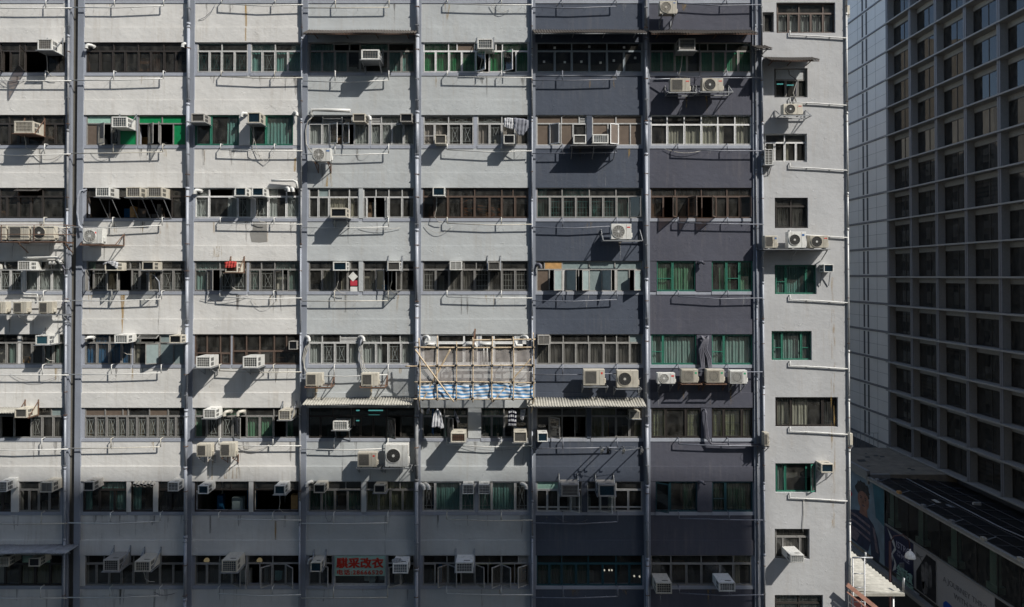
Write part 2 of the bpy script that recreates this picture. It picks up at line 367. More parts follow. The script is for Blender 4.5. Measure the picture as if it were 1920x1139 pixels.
def grille(mb, x0, x1, z0, z1, y, m, style=0):
    t = .014; mb.frame(x0, x1, z0, z1, y, y + .01, t, m); xm = (x0 + x1) / 2; w_ = x1 - x0; h = z1 - z0
    if style == 0:
        xa, xb_ = x0 + w_ * .25, x1 - w_ * .25
        for x in (xa, xb_): mb.box(x - t / 2, x + t / 2, y, y + .01, z0, z1, m)
        mb.bar((xa, y - .005, z0 + h * .15), (xb_, y - .005, z1 - h * .15), t, .01, m); mb.bar((xb_, y - .018, z0 + h * .15), (xa, y - .018, z1 - h * .15), t, .01, m)
        for z in (z0 + h * .15, z1 - h * .15): mb.box(x0, x1, y - .03, y - .02, z - t / 2, z + t / 2, m)
    elif style == 1:
        for k in (1, 2, 3): mb.box(x0 + w_ * k / 4 - t / 2, x0 + w_ * k / 4 + t / 2, y, y + .01, z0, z1, m)
        for k in (.2, .5, .8): mb.box(x0, x1, y - .012, y - .002, z0 + h * k - t / 2, z0 + h * k + t / 2, m)
    else:
        n = max(2, int(w_ / .09))
        for k in range(1, n): mb.box(x0 + w_ * k / n - t / 2, x0 + w_ * k / n + t / 2, y, y + .01, z0, z1, m)
        for k in (.12, .88): mb.box(x0, x1, y - .012, y - .002, z0 + h * k - t / 2, z0 + h * k + t / 2, m)

OCC = {}
NWIN = [0]; wr = random.Random(21)
def window(z1, z0, ym, tops, tt, bots, bt_, fr='fg', gl='d', cur='cream', tr=.28, t=.042, gs=0, gm='grille_white', panel='panel_green', y=.02, low=None, sill='sill_paint', sillout=.02, topcur=None, bx=None, sb=0.02):
    """z1 top, z0 bottom; tops/bots: pixel columns of the bars of the upper and the lower lights"""
    fm = 'frame_' + fr; gmn = 'glass_' + gl
    X = lambda px: P(px, ym, y).x
    xt = [X(v) for v in tops] if tops else None; xbv = [X(v) for v in bots]
    x0, x1 = xbv[0], xbv[-1]
    if xt: x0 = min(x0, xt[0]); x1 = max(x1, xt[-1]); xt[0] = x0; xt[-1] = x1
    xbv[0] = x0; xbv[-1] = x1
    zt = z1 - (z1 - z0) * tr if xt else z1
    f = MB(); pane = MB(); cu = MB(); gr = MB(); sash = []; pn = MB()
    f.frame(x0, x1, z0, z1, y, y + .07, t, fm)
    if xt:
        f.box(x0 + t, x1 - t, y - .004, y + .07, zt - t * .6, zt + t * .6, fm)
        for v in xt[1:-1]: f.box(v - t / 2, v + t / 2, y - .002, y + .07, zt + t * .6, z1 - t, fm)
    for v in xbv[1:-1]: f.box(v - t / 2, v + t / 2, y - .002, y + .07, z0 + t, (zt - t * .6) if xt else z1 - t, fm)
    def fill(xa, xc, za, zc, ty, top):
        xa += t * .45; xc -= t * .45
        if xc - xa < .02: return
        cm = 'curtain_' + (topcur if (top and topcur) else cur)
        def G(m=gmn, a=xa, b=xc, c=za, d=zc): pane.face([(a, y + .03, c), (b, y + .03, c), (b, y + .03, d), (a, y + .03, d)], m)
        if ty == 'o': return
        if ty in 'lLrR':
            s_ = MB(); cell_sash(s_, xa, xc, za, zc, y - .005, fm, gmn, ty.lower(), R({'l': 68, 'L': 38, 'r': 68, 'R': 38}[ty]) * random.uniform(.85, 1.12)); sash.append(s_); return
        if ty in 'kK':                                   # frosted open leaf
            s_ = MB(); cell_sash(s_, xa, xc, za, zc, y - .005, fm, 'frosted', 'l' if ty == 'k' else 'r', R(42) * random.uniform(.7, 1.2)); sash.append(s_); return
        if ty in 'bB':
            s_ = MB(); cell_sash(s_, xa, xc, za, zc, y - .005, 'frame_fw', 'frosted_brown', 'l' if ty == 'b' else 'r', R(30) * random.uniform(.8, 1.1)); sash.append(s_); return
        if ty == 'T':
            s_ = MB(); cell_sash(s_, xa, xc, za, zc, y - .005, fm, gmn, 't', R(62)); sash.append(s_); return
        if ty == 'p': pn.box(xa, xc, y + .03, y + .05, za, zc, panel); return
        if ty == 'm': pn.box(xa, xc, y + .03, y + .05, za, zc, 'panel_mint'); return
        if ty == 'f': pn.box(xa, xc, y + .03, y + .05, za, zc, 'frosted'); return
        if ty == 'n': pn.box(xa, xc, y + .03, y + .05, za, zc, 'frosted_brown'); return
        if ty == 'w': pn.box(xa, xc, y + .0, y + .05, za, zc, 'wall_white'); return
        if ty == 'z': pn.box(xa, xc, y + .0, y + .05, za, zc, 'wall_grey'); return
        if ty == 'O': pn.box(xa, xc, y + .0, y + .05, za, zc, 'board_orange'); return
        if ty == 'v':                                    # slatted vent
            k = 5
            for q in range(k): pn.hexa([(xa, y + .01, za + (zc - za) * q / k), (xc, y + .01, za + (zc - za) * q / k), (xc, y + .05, za + (zc - za) * (q + .6) / k), (xa, y + .05, za + (zc - za) * (q + .6) / k),
                                                 (xa, y + .01, za + (zc - za) * q / k + .008), (xc, y + .01, za + (zc - za) * q / k + .008), (xc, y + .05, za + (zc - za) * (q + .6) / k + .008), (xa, y + .05, za + (zc - za) * (q + .6) / k + .008)], fm)
            return
        if not top:                                       # closed casement: its own thin leaf frame
            f.frame(xa, xc, za, zc, y - .012, y + .02, .024, fm)
        if ty in 'sS':                                    # split by a bar
            zm = za + (zc - za) * .42; f.box(xa, xc, y - .01, y + .02, zm - .014, zm + .014, fm)
        G()
        if ty in 'cxsCZ': curtain(cu, xa, xc, za, zc, y + .13, cm)
        if ty in 'hS': curtain(cu, xa, xa + (xc - xa) * random.uniform(.35, .6), za, zc, y + .13, cm)
        if ty in 'Hi': curtain(cu, xc - (xc - xa) * random.uniform(.35, .6), xc, za, zc, y + .13, cm)
        if ty in 'gxi': grille(gr, xa + .03, xc - .03, za + .03, zc - .03, y + .075, gm, gs)
    if xt:
        for k, ty in enumerate(tt): fill(xt[k], xt[k + 1], zt + t * .5, z1 - t, ty, True)
    if gl == 'd' and z1 > ztop(6) and not low: bt_ = ''.join((wr.choice('hHhc') if (q == '.' and wr.random() < .42) else q) for q in bt_);  # random curtains added in bare panes so the dark windows read lighter
    for k, ty in enumerate(bt_): fill(xbv[k], xbv[k + 1], z0 + t, (zt - t * .5) if xt else z1 - t, ty, False)
    if low:                                              # row of small lower lights
        zl = z0 + (z1 - z0) * low; f.box(x0, x1, y - .006, y + .06, zl - .02, zl + .02, fm)
    wo_ = f.build('window', apt)
    if pane.f: pane.build('pane', wo_)
    if pn.f: pn.build('panel', wo_)
    for s_ in sash: s_.build('casement', wo_)
    if cu.f: cu.build('curtain', wo_)
    if gr.f: gr.build('security_grille', wo_)
    if sill:
        s_ = MB(); a, b = bx if bx else (x0, x1)
        s_.box(a, b, -sillout, .28, z0 - SILL, z0, sill); s_.build('sill', wo_)
    return x0, x1, wo_
def W(r, c, tops, tt, bots, bt_, **k):
    z1 = ztop(r); z0 = z1 - WH
    if c in (6, 7): k.setdefault('sill', 'sill_paint')
    k['bx'] = k.get('bx') or (0, 0)
    xa = P(bots[0], 108 + (r - 1) * 137.3, .02).x; xb_ = P(bots[-1], 108 + (r - 1) * 137.3, .02).x
    lo, hi = BX[c]
    if abs(xa - lo) < .16: xa_ = lo
    else: xa_ = xa
    if abs(xb_ - hi) < .16: xb2 = hi
    else: xb2 = xb_
    k['bx'] = (xa_, xb2)
    a, b, o = window(z1, z0, 108 + (r - 1) * 137.3, tops, tt, bots, bt_, **k)
    OCC.setdefault((r, c), []).append((a, b, xa_, xb2)); return o
def bx_(name, *a):
    q = MB(); q.box(*a); return q.build(name, apt)
def piers():
    """plaster piers wherever a bay is not filled by windows"""
    for c, (lo, hi) in BX.items():
        for r in range(RMIN, RMAX + 1):
            z1 = ztop(r); z0 = z1 - WH; segs = sorted(OCC.get((r, c), [])); x = lo
            for a, b, sa, sb in segs:
                if a - x > .004: bx_('pier', x, a, .012 if a - x < .16 else -.02, .28, z0, z1, WMAT[c] if a - x > .16 else 'sill_paint')
                if sa - x > .01: bx_('sill', x, sa, 0, .28, z0 - SILL, z0, 'sill_paint')
                x = max(b, sb if abs(sb - b) < .2 else b)
                if sb - b > .004 and sb == hi: bx_('pier', b, hi, .012, .28, z0, z1, 'sill_paint'); x = hi
            if hi - x > .01: bx_('pier', x, hi, -.012, .28, z0, z1, WMAT[c]); bx_('sill', x, hi, 0, .28, z0 - SILL, z0, 'sill_paint')

# generic rows just outside the frame
def generic(r, c):
    a, b = BAYS[c]; n = 4; tp = [a + 2 + (b - a - 4) * k / 4 for k in range(5)]; bo = [a + 2 + (b - a - 4) * k / 8 for k in range(9)]
    W(r, c, tp, '....', bo, ''.join(random.choice('..cgx') for _ in range(8)), fr=random.choice(['fg', 'fl', 'fm', 'fb']), cur=random.choice(['cream', 'teal', 'white', 'brown']))
for c in range(8):
    for r in (-1, 0, 9, 10): generic(r, c)
for r in range(1, 9): generic(r, 0)
# row 1
W(1, 1, [-88, -40, 0, 47, 100, 121], '.....', [-88, -60, -20, 6, 19, 47, 88, 108, 122], '...l.l..', fr='fd', gl='b')
W(1, 2, [162, 213, 259, 307, 350], '....', [162, 188, 212, 235, 260, 283, 308, 330, 350], '.....h..', fr='fd', gl='b', cur='grey')
W(1, 3, [370, 416, 465], '..', [370, 393, 416, 440, 465], 'gggg', fr='fl', gl='t', gm='frosted')
W(1, 3, [470, 516, 565], 'cH', [470, 492, 516, 540, 565], 'cgcc', fr='fl', gl='c', cur='teal', gm='frosted')
W(1, 4, [580, 626, 655, 675, 728, 777], 'cToc.', [580, 604, 628, 652, 675, 728, 753, 777], 'ccc..cc', fr='fm', gl='c', cur='teal')
W(1, 5, [794, 841, 857, 890, 930, 942, 991], 'ccnc.c', [794, 817, 842, 866, 892, 917, 942, 967, 991], 'ccccLcLc', fr='fw', gl='g2', cur='green')  # green curtains added to stand in for the lit interior behind green glass
W(1, 6, [1006, 1072, 1138, 1204], '...', [1006, 1040, 1072, 1105, 1138, 1170, 1204], '......', fr='fB', gl='n')
W(1, 7, [1219, 1265, 1312, 1327, 1362, 1409], '.....', [1219, 1240, 1265, 1288, 1313, 1337, 1360, 1384, 1409], 'ccc.cccc', fr='fm', gl='g2', cur='mint')
# row 2
W(2, 1, [-88, -40, 17, 60, 82, 123], '.....', [-88, -40, 18, 35, 52, 82, 104, 123], '.......', fr='fd', gl='b')
W(2, 2, [162, 209, 257], 'mp', [162, 184, 209, 224, 257], 'nLgp', fr='fg', gl='d')
W(2, 2, [259, 304, 349], 'pp', [259, 278, 300, 325, 349], 'oLlb'.replace('b', 'p'), fr='fg', gl='d')
W(2, 3, None, '', [366, 396, 449], '.H', fr='fG', gl='c', cur='teal', t=.04)
W(2, 3, None, '', [469, 499, 550], '.c', fr='fG', gl='c', cur='teal', t=.04)
W(2, 4, [579, 605, 641, 660, 693], '.v.c', [579, 604, 618, 642, 664, 693], 'cxLLx', fr='fl', gl='c', cur='white')
W(2, 4, [695, 715, 757, 777], 'vc.', [695, 715, 735, 757, 777], 'xxcx', fr='fl', gl='c', cur='white')
W(2, 5, [794, 841, 888], 'gg', [794, 815, 841, 865, 888], 'sSgg', fr='fl', gl='c', cur='pink', gs=0)
W(2, 5, [895, 941, 991], 'g.', [895, 918, 941, 966, 991], 'cgSh', fr='fl', gl='c', cur='pink', gs=0)
W(2, 6, [1006, 1053, 1086, 1100], 'nnv', [1006, 1030, 1052, 1074, 1100], 'nbn.', fr='fl', gl='b')
W(2, 6, [1110, 1155, 1204], 'nn', [1110, 1140, 1160, 1182, 1204], 'nBnn', fr='fl', gl='b')
W(2, 7, [1220, 1251, 1283, 1315, 1346, 1378, 1409], '...c.c', [1220, 1251, 1283, 1315, 1346, 1378, 1409], '.ccchc', fr='fw', gl='c', cur='cream', tr=.31)
# row 3
W(3, 1, [-88, -40, 0, 33, 80, 123], '...T.', [-88, -40, 0, 13, 35, 58, 80, 123], '.......', fr='fd', gl='b')
W(3, 2, [162, 200, 240, 280, 322, 349], '.....', [162, 205, 322, 349], 'oo.', fr='fd', gl='b')
W(3, 3, [366, 392, 440, 476, 503, 537, 562], 'ioo.h.', [366, 392, 446, 472, 478, 503, 537, 562], 'xHiwihx', fr='fw', gl='c', cur='white')
W(3, 4, [579, 597, 617, 655, 673], '.f..', [579, 597, 617, 655, 673], '..s.', fr='fl', gl='d', tr=.30)
W(3, 4, [681, 705, 729, 754, 777], '....', [681, 688, 703, 722, 729, 754, 777], '.oor..', fr='fl', gl='d', tr=.30)
W(3, 5, [793, 840, 890, 941, 962, 991], '.....', [793, 815, 840, 866, 890, 918, 941, 966, 991], '........', fr='fb', gl='b')
W(3, 6, [1006, 1054, 1105, 1155, 1204], 'hc..', [1006, 1031, 1055, 1080, 1107, 1131, 1156, 1180, 1204], 'cgggggcL', fr='fm', gl='t', cur='grey', topcur='mint', gs=1)
W(3, 7, [1220, 1266, 1315, 1363, 1409], 'cccc', [1220, 1244, 1268, 1290, 1316, 1342, 1364, 1387, 1409], 'hr.lr..L', fr='fb', gl='b', cur='cream', topcur='olive')
# row 4
W(4, 1, [-88, -40, 9, 36, 68, 96, 122], '.....c', [-88, -66, -44, -22, 0, 20, 42, 48, 72, 97, 122], 'xxxxggwxxx', fr='fl', gl='c', cur='white')
W(4, 2, [162, 200, 244, 262, 300, 347], 'h....', [162, 175, 200, 222, 247, 262, 277, 303, 325, 347], 'lgrlg.rgg', fr='fg', gl='d', cur='green')
W(4, 3, [365, 412, 463], 'c.', [365, 388, 413, 438, 463], 'cLgg', fr='fg', gl='c', cur='mint')
W(4, 3, [467, 490, 515, 562], '..c', [467, 488, 515, 540, 562], 'xgLc', fr='fg', gl='d', cur='mint')
W(4, 4, [579, 625, 657, 673], '...', [579, 604, 628, 652, 673], '....', fr='fg', gl='d')
W(4, 4, [681, 725, 753, 777], '...', [681, 705, 728, 752, 777], '.Lr.', fr='fg', gl='d')
W(4, 5, [793, 842, 870, 893, 941, 991], '.....', [793, 817, 842, 866, 890, 917, 941, 966, 991], 'x.ccghgg', fr='fg', gl='d', cur='grey', gs=1)
W(4, 6, [1006, 1021, 1054, 1105, 1153, 1204], '.Offf', [1006, 1030, 1054, 1060, 1085, 1105, 1128, 1153, 1157, 1180, 1204], 'nKwkKfkwfK', fr='fm', gl='d')
W(4, 7, None, '', [1231, 1261, 1304], 'sc', fr='fG', gl='c', cur='green', t=.04)
W(4, 7, None, '', [1334, 1362, 1386, 1411], 'HSc', fr='fG', gl='c', cur='green', t=.04)
# row 5
W(5, 1, [-88, -40, 33, 40, 96, 122], 'h.w.c', [-88, -60, -20, 12, 33, 40, 60, 82, 100, 122], 'cc.cw...c', fr='fg', gl='d', cur='mint')
W(5, 2, [159, 175, 205, 247], '.c.', [159, 182, 205, 228, 247], 'cccc', fr='fg', gl='c', cur='blue')
W(5, 2, [250, 262, 300, 346], 'fTf', [250, 275, 300, 325, 346], '.Kff', fr='fg', gl='d')
W(5, 3, [365, 388, 413, 433], '...', [365, 398, 414, 433], 'oo.', fr='fb', gl='b', tr=.62)
W(5, 3, [436, 462, 487, 514, 537, 562], '.....', [436, 462, 487, 514, 562], '..wp'.replace('w', '.').replace('p', '.'), fr='fb', gl='b', tr=.55)
W(5, 4, [579, 604, 638, 673], 'c.v', [579, 604, 628, 652, 673], 'cggc', fr='fl', gl='c', cur='white')
W(5, 4, [678, 714, 750, 777], 'c.c', [678, 705, 728, 752, 777], 'chgc', fr='fl', gl='c', cur='white')
W(5, 5, [792, 820, 870, 897], 'z.p'.replace('p', '.'), [792, 820, 870, 897], '...', fr='fw', gl='c', t=.075)
W(5, 5, [900, 926, 966, 991], '..z', [900, 926, 966, 991], '...', fr='fw', gl='c', t=.075)
W(5, 6, [1006, 1032, 1056, 1103, 1135, 1156, 1180, 1204], '......f', [1006, 1030, 1056, 1080, 1105, 1132, 1157, 1181, 1204], 'cccccccc', fr='fm', gl='d', cur='grey')
W(5, 7, None, '', [1221, 1243, 1306], 'sc', fr='fG', gl='c', cur='mint', t=.045)
W(5, 7, None, '', [1334, 1357, 1411], 'sc', fr='fG', gl='c', cur='mint', t=.045)
# row 6
W(6, 1, [-88, -40, 26, 66, 96, 121], '....f', [-88, -40, 0, 26, 58, 79, 100, 121], 'ccoog.h', fr='fg', gl='d', cur='grey')
W(6, 2, [159, 197, 230, 240, 280, 315, 347], 'nnn.n.', [159, 180, 200, 220, 239, 257, 277, 296, 315, 330, 347], 'xxxxxxxxxx', fr='fg', gl='c', cur='brown')
W(6, 3, [365, 381, 411, 460, 513, 562], 'c.c..', [365, 388, 411, 415, 436, 462, 487, 513, 537, 562], 'hgwgLccoh', fr='fg', gl='c', cur='green')
W(6, 4, [579, 624, 658, 725, 777], '....', [579, 601, 628, 652, 676, 700, 725, 751, 777], '......L.', fr='fd', gl='t', cur='teal')
W(6, 5, [792, 833, 878], 'cc', [792, 834, 858, 878], 'cLc', fr='fg', gl='g', cur='deep')
W(6, 5, [902, 945, 991], 'c.', [902, 922, 945, 966, 991], 'cc..', fr='fg', gl='c', cur='deep')
W(6, 6, [1006, 1054, 1100], '..', [1006, 1030, 1054, 1078, 1100], '.Loo', fr='fg', gl='d')
W(6, 6, [1108, 1155, 1204], 'c.', [1108, 1130, 1155, 1180, 1204], 'ch.H', fr='fg', gl='d', cur='olive')
W(6, 7, None, '', [1221, 1248, 1286, 1314], 'x.x', fr='fd', gl='c', cur='olive', t=.06, gs=1, gm='grille_dark')
W(6, 7, None, '', [1334, 1357, 1391, 1411], 'xxx', fr='fd', gl='c', cur='olive', t=.06, gs=1, gm='grille_dark')
# row 7
W(7, 1, [-88, -40, 22], '..', [-88, -60, -40, -20, 5, 22], '.....', fr='fd', gl='d', cur='grey')
W(7, 1, [36, 73, 113], '..', [36, 55, 73, 93, 113], '.c..', fr='fg', gl='d', cur='grey')
W(7, 2, [156, 187, 238], '.c', [156, 187, 215, 238], 'hHc', fr='fd', gl='c', cur='teal')
W(7, 2, None, '', [246, 288], 'h', fr='fd', gl='c', cur='teal')
W(7, 2, [297, 320, 347], '..', [297, 320, 347], 'cc', fr='fd', gl='d', cur='grey')
W(7, 3, [365, 400, 433, 467], '...', [365, 467], 'o', fr='fd', gl='d')
W(7, 3, [475, 515, 560], '..', [475, 560], 'o', fr='fd', gl='d')
W(7, 4, [579, 615, 648, 678], '...', [579, 603, 628, 652, 678], 'cc.c', fr='fg', gl='c', cur='deep')
W(7, 4, [687, 725, 750, 777], '.cc', [687, 710, 732, 755, 777], 'cccc', fr='fg', gl='c', cur='olive')
W(7, 5, None, '', [792, 816, 864, 890], 'gcx', fr='fl', gl='c', cur='teal', t=.05)
W(7, 5, None, '', [897, 922, 966, 991], 'xcg', fr='fl', gl='c', cur='teal', t=.05)
W(7, 6, [1006, 1047, 1091], 'm.', [1006, 1026, 1047, 1070, 1091], '.c.L', fr='fl', gl='d', cur='grey', low=.15)
W(7, 6, [1101, 1118, 1155, 1204], '...', [1101, 1125, 1152, 1178, 1204], '.L..', fr='fl', gl='d', low=.15)
W(7, 7, None, '', [1229, 1256, 1307], 'LH', fr='ft', gl='d', cur='deep', t=.045)
W(7, 7, None, '', [1335, 1360, 1411], 'sc', fr='ft', gl='d', cur='deep', t=.045)
# row 8
W(8, 1, [-88, -40, 40, 95, 121], '..m.', [-88, -40, 10, 38, 66, 94, 121], '...cch', fr='fd', gl='d', cur='olive')
W(8, 2, [160, 195, 240, 250, 300, 347], '.....', [160, 181, 205, 228, 250, 276, 300, 325, 347], '......L.'.replace('L', '.'), fr='fg', gl='d')
W(8, 3, [365, 412, 462], '..', [365, 388, 412, 435, 462], '..rL'.replace('r', '.'), fr='fm', gl='d')
W(8, 3, [463, 511, 562], '..', [463, 487, 511, 536, 562], 'lRcL'.replace('c', '.'), fr='fm', gl='d')
W(8, 4, [579, 600, 624], '..', [579, 600, 624], '.L', fr='fm', gl='d')
W(8, 4, None, '', [626, 724], '.', fr='fl', gl='c', t=.06)
W(8, 4, [726, 752, 777], '..', [726, 752, 777], 'R.', fr='fm', gl='d')
W(8, 5, [793, 838, 853, 890, 940, 972, 991], '.....v', [793, 816, 840, 864, 890, 915, 940, 965, 991], '.RL.LRLR', fr='fm', gl='d', cur='olive')
W(8, 6, [1006, 1053, 1103, 1155, 1204], '....', [1006, 1030, 1053, 1080, 1103, 1130, 1155, 1180, 1204], 'ccccc...'.replace('ccccc', 'cccc.'), fr='ft', gl='d', cur='deep')
W(8, 7, [1220, 1258, 1315, 1375, 1409], '...c', [1220, 1258, 1287, 1315, 1350, 1375, 1409], '.....h', fr='fg', gl='d', cur='cream')
piers()

# ------------------------------------------------------------------ the plain end wall with its single windows
EW = [  # left, top, right, bottom pixel, then the window spec
    (1430, 23, 1451, 61, None, '', [1431, 1450], '.', dict(fr='fg', gl='c')),
    (1456, 5, 1566, 62, [1457, 1498, 1543, 1565], '...', [1457, 1478, 1498, 1520, 1543, 1565], 'xxxxx', dict(fr='fb', gl='c', cur='white', gm='grille_dark', gs=2, tr=.33)),
    (1452, 128, 1514, 183, [1453, 1513], 'z', [1453, 1473, 1495, 1513], '..c', dict(fr='fg', gl='t', cur='grey', tr=.38)),
    (1433, 251, 1513, 304, [1434, 1471, 1512], '..', [1434, 1452, 1471, 1492, 1512], '....', dict(fr='fw', gl='d', tr=.3)),
    (1453, 371, 1515, 428, [1454, 1483, 1514], '..', [1454, 1483, 1514], 'xx', dict(fr='fd', gl='d', cur='grey', gs=2, gm='grille_dark', tr=.27)),
    (1453, 497, 1531, 552, None, '', [1454, 1473, 1511, 1530], 'scs', dict(fr='fG', gl='c', cur='teal', t=.04)),
    (1447, 621, 1522, 676, None, '', [1448, 1466, 1502, 1521], 'scs', dict(fr='fG', gl='c', cur='mint', t=.04)),
    (1454, 745, 1571, 801, None, '', [1455, 1483, 1542, 1570], 'xhg', dict(fr='fd', gl='c', cur='cream', gs=2, gm='grille_dark', t=.05)),
    (1454, 869, 1530, 924, None, '', [1455, 1472, 1512, 1529], 'c.R', dict(fr='fG', gl='c', cur='mint', t=.04)),
    (1453, 992, 1518, 1049, [1454, 1517], 'c', [1454, 1468, 1500, 1517], 'ccc', dict(fr='fg', gl='d', cur='grey', tr=.28)),
    (1453, 1116, 1543, 1172, [1454, 1498, 1542], 'cc', [1454, 1498, 1542], 'cc', dict(fr='fd', gl='c', cur='white', tr=.3)),
]
ew = MB(); zs = []
XE2 = XE
holes = []
for (l, t_, r_, b_, tp, tt, bo, bb, k) in EW:
    q0 = P(l, b_); q1 = P(r_, t_); holes.append([max(q0.x, XE + .0), q0.z, q1.x, q1.z])
zcuts = sorted(set([0.004, zTOP] + [h[1] for h in holes] + [h[3] for h in holes]))
for za, zc in zip(zcuts, zcuts[1:]):
    zm = (za + zc) / 2; hs = sorted([h for h in holes if h[1] < zm < h[3]]); x = XE
    for h in hs:
        if h[0] - x > .01: ew.box(x, h[0], 0, .28, za, zc, 'wall_end')
        x = h[2]
    ew.box(x, XR, 0, .28, za, zc, 'wall_end')
ew.build('end_wall', apt)
for h, (l, t_, r_, b_, tp, tt, bo, bb, k) in zip(holes, EW):
    k = dict(k); ym = (t_ + b_) / 2
    window(h[3], h[1], ym, tp, tt, bo, bb, y=.10, sill=None, **k)

# ------------------------------------------------------------------ pipes on the facade
def vpipe(px, r, y, m, name='drain_pipe', every=1):
    x = P(px, 560).x; o = MB(); q = random.Random(int(px)); z = .004; cuts = [.004] + sorted([ztop(k) + BEAM * q.uniform(-1.6, 2.2) for k in range(RMIN, RMAX + 1)]) + [zTOP]
    xo = [x + q.uniform(-.008, .008) for _ in cuts]
    for k in range(len(cuts) - 1):
        mm = 'pipe_old' if (m == 'pipe_blue' and q.random() < .28) else m
        o.tube([(xo[k], y, cuts[k]), (xo[k + 1], y, cuts[k + 1])], r * q.uniform(.94, 1.05), mm, 12)
        if k: o.tube([(xo[k], y, cuts[k] - .05), (xo[k], y, cuts[k] + .05)], r * 1.28, mm, 12)
    for k in range(RMIN, RMAX + 1):
        for dz in (.35, 1.6, 2.4):
            z = ztop(k) - dz + q.uniform(-.1, .1); o.box(x - r * 1.15, x + r * 1.15, y - r * 1.1, -.07 if px < 1500 else .0, z - .012, z + .012, 'rust' if q.random() < .4 else 'steel_grey')
    return o.build(name, apt)
for px, r, y in ((128.5, .04, -.14), (353.5, .062, -.15), (565.5, .032, -.13), (782.5, .07, -.16), (997.5, .032, -.13), (1211, .065, -.16), (1428.5, .038, -.13), (1417, .022, -.11)):
    vpipe(px, r, y, 'pipe_blue')
vpipe(1589.5, .035, -.05, 'pvc_white')
CON = {1: (-70, 131, [81, -10], 17, 18), 2: (131, 303, [210, 303], 17, 14), 3: (412, 566, [412, 513], 10, 12), 4: (567, 728, [627, 728], 18, 17),
       5: (838, 998, [838, 940], 10, 12), 6: (998, 1157, [1055, 1157], 17, 15), 7: (1272, 1429, [1272, 1365], 9, 12)}
for r in range(0, 10):
    for c, (xa, xb_, ris, ya, yb) in CON.items():
        if r == 5 and c == 5: pass
        zs_ = ztop(r) - WH; sc = PIT / 137.3; y = -.185 - .01 * ((r * 7 + c * 3) % 3)
        X = lambda px: P(px, 560, y).x
        za, zc = zs_ - ya * sc, zs_ - yb * sc; o = MB(); A, B = X(xa), X(xb_); rr = .022
        m = ('pvc_white' if (r * 5 + c) % 4 else 'pvc_dirty') if c < 6 else 'conduit_dark'; ya += ((r * 3 + c) % 4 - 1.5) * .9; yb += ((r * 5 + c * 2) % 5 - 2) * .9
        pts = [(A, y, za), ((A + B) / 2, y, (za + zc) / 2 - .01 - .02 * ((r * 11 + c * 5) % 4)), (B, y, zc)]
        o.tube(pts, rr, m, 6)
        for q in ris:
            x = X(q); f_ = (x - A) / (B - A); z = za + (zc - za) * f_; o.tube([(x, y, z), (x, y, zs_ + .02), (x, .0, zs_ + .03)], rr, m, 6)
        for k in range(4):
            x = A + (B - A) * (k + .5) / 4; z = za + (zc - za) * (k + .5) / 4; o.tube([(x, y, z), (x, 0, z - .05)], .005, 'steel_grey', 4)
        o.build('waste_pipe', apt)
for i, yy in enumerate((68, 194, 316, 442, 564, 688, 811, 936)):
    p0 = P(1481, yy - 10, -.06); p1 = P(1481, yy - 2, -.06); p2 = P(1589, yy + 4, -.06); o = MB()
    o.tube([p0 + Vector((0, .06, 0)), p0, p1, p1.lerp(p2, .5) + Vector((0, 0, .015)), p2], .024, 'pvc_white', 8)
    for k in (.3, .7):
        q = p1.lerp(p2, k); o.box(q.x - .012, q.x + .012, q.y, .0, q.z - .03, q.z + .012, 'pvc_white')
    o.build('waste_pipe', apt)
# stains and a cement patch that belong to the wall
def stain(x0, y0, x1, y1, m, name='rust_stain'):
    a = P(x0, y1, -.039); b = P(x1, y0, -.039); o = MB(); y = -.0385
    o.face([(a.x, y, a.z), (b.x, y, a.z), (b.x, y, b.z), (a.x, y, b.z)], m); o.build(name, apt)
def stain_up(x0, y0, x1, y1, m, name='rust_stain'):
    a = P(x0, y1, -.003); b = P(x1, y0, -.003); o = MB(); y = -.0035
    o.face([(a.x, y, a.z), (b.x, y, a.z), (b.x, y, b.z), (a.x, y, b.z)], m); o.build(name, apt)
stain_up(459, 8, 463.5, 50, 'rust_strong'); stain(458.5, 52, 462, 77, 'rust_strong')
stain(606, 325, 624, 350, 'rust_stain'); stain_up(515, 976, 519, 1013, 'rust_strong')
stain(420, 877, 450, 898, 'rust_stain'); stain(400, 462, 416, 482, 'rust_stain'); stain_up(551, 297, 555, 322, 'rust_strong')
o = MB(); a = P(469, 455, -.006); b = P(501, 411, -.006); y = -.006
o.face([(a.x, y, a.z + .3), (a.x + .06, y, a.z + .02), (a.x + .4, y, a.z), (b.x, y, a.z + .03), (b.x - .02, y, b.z), (a.x + .12, y, b.z), (a.x + .1, y, b.z - .45), (a.x - .02, y, b.z - .5)], 'patch_cement'); o.build('cement_patch', apt)
for (x, y0, y1) in ((1562, 520, 690), (1562, 700, 990)): 
    a = P(x - 3, y1, -.003); b = P(x + 3, y0, -.003); o = MB(); o.face([(a.x, -.003, a.z), (b.x, -.003, a.z), (b.x, -.003, b.z), (a.x, -.003, b.z)], 'rust_stain'); o.build('rust_stain', apt)
rs = random.Random(11)
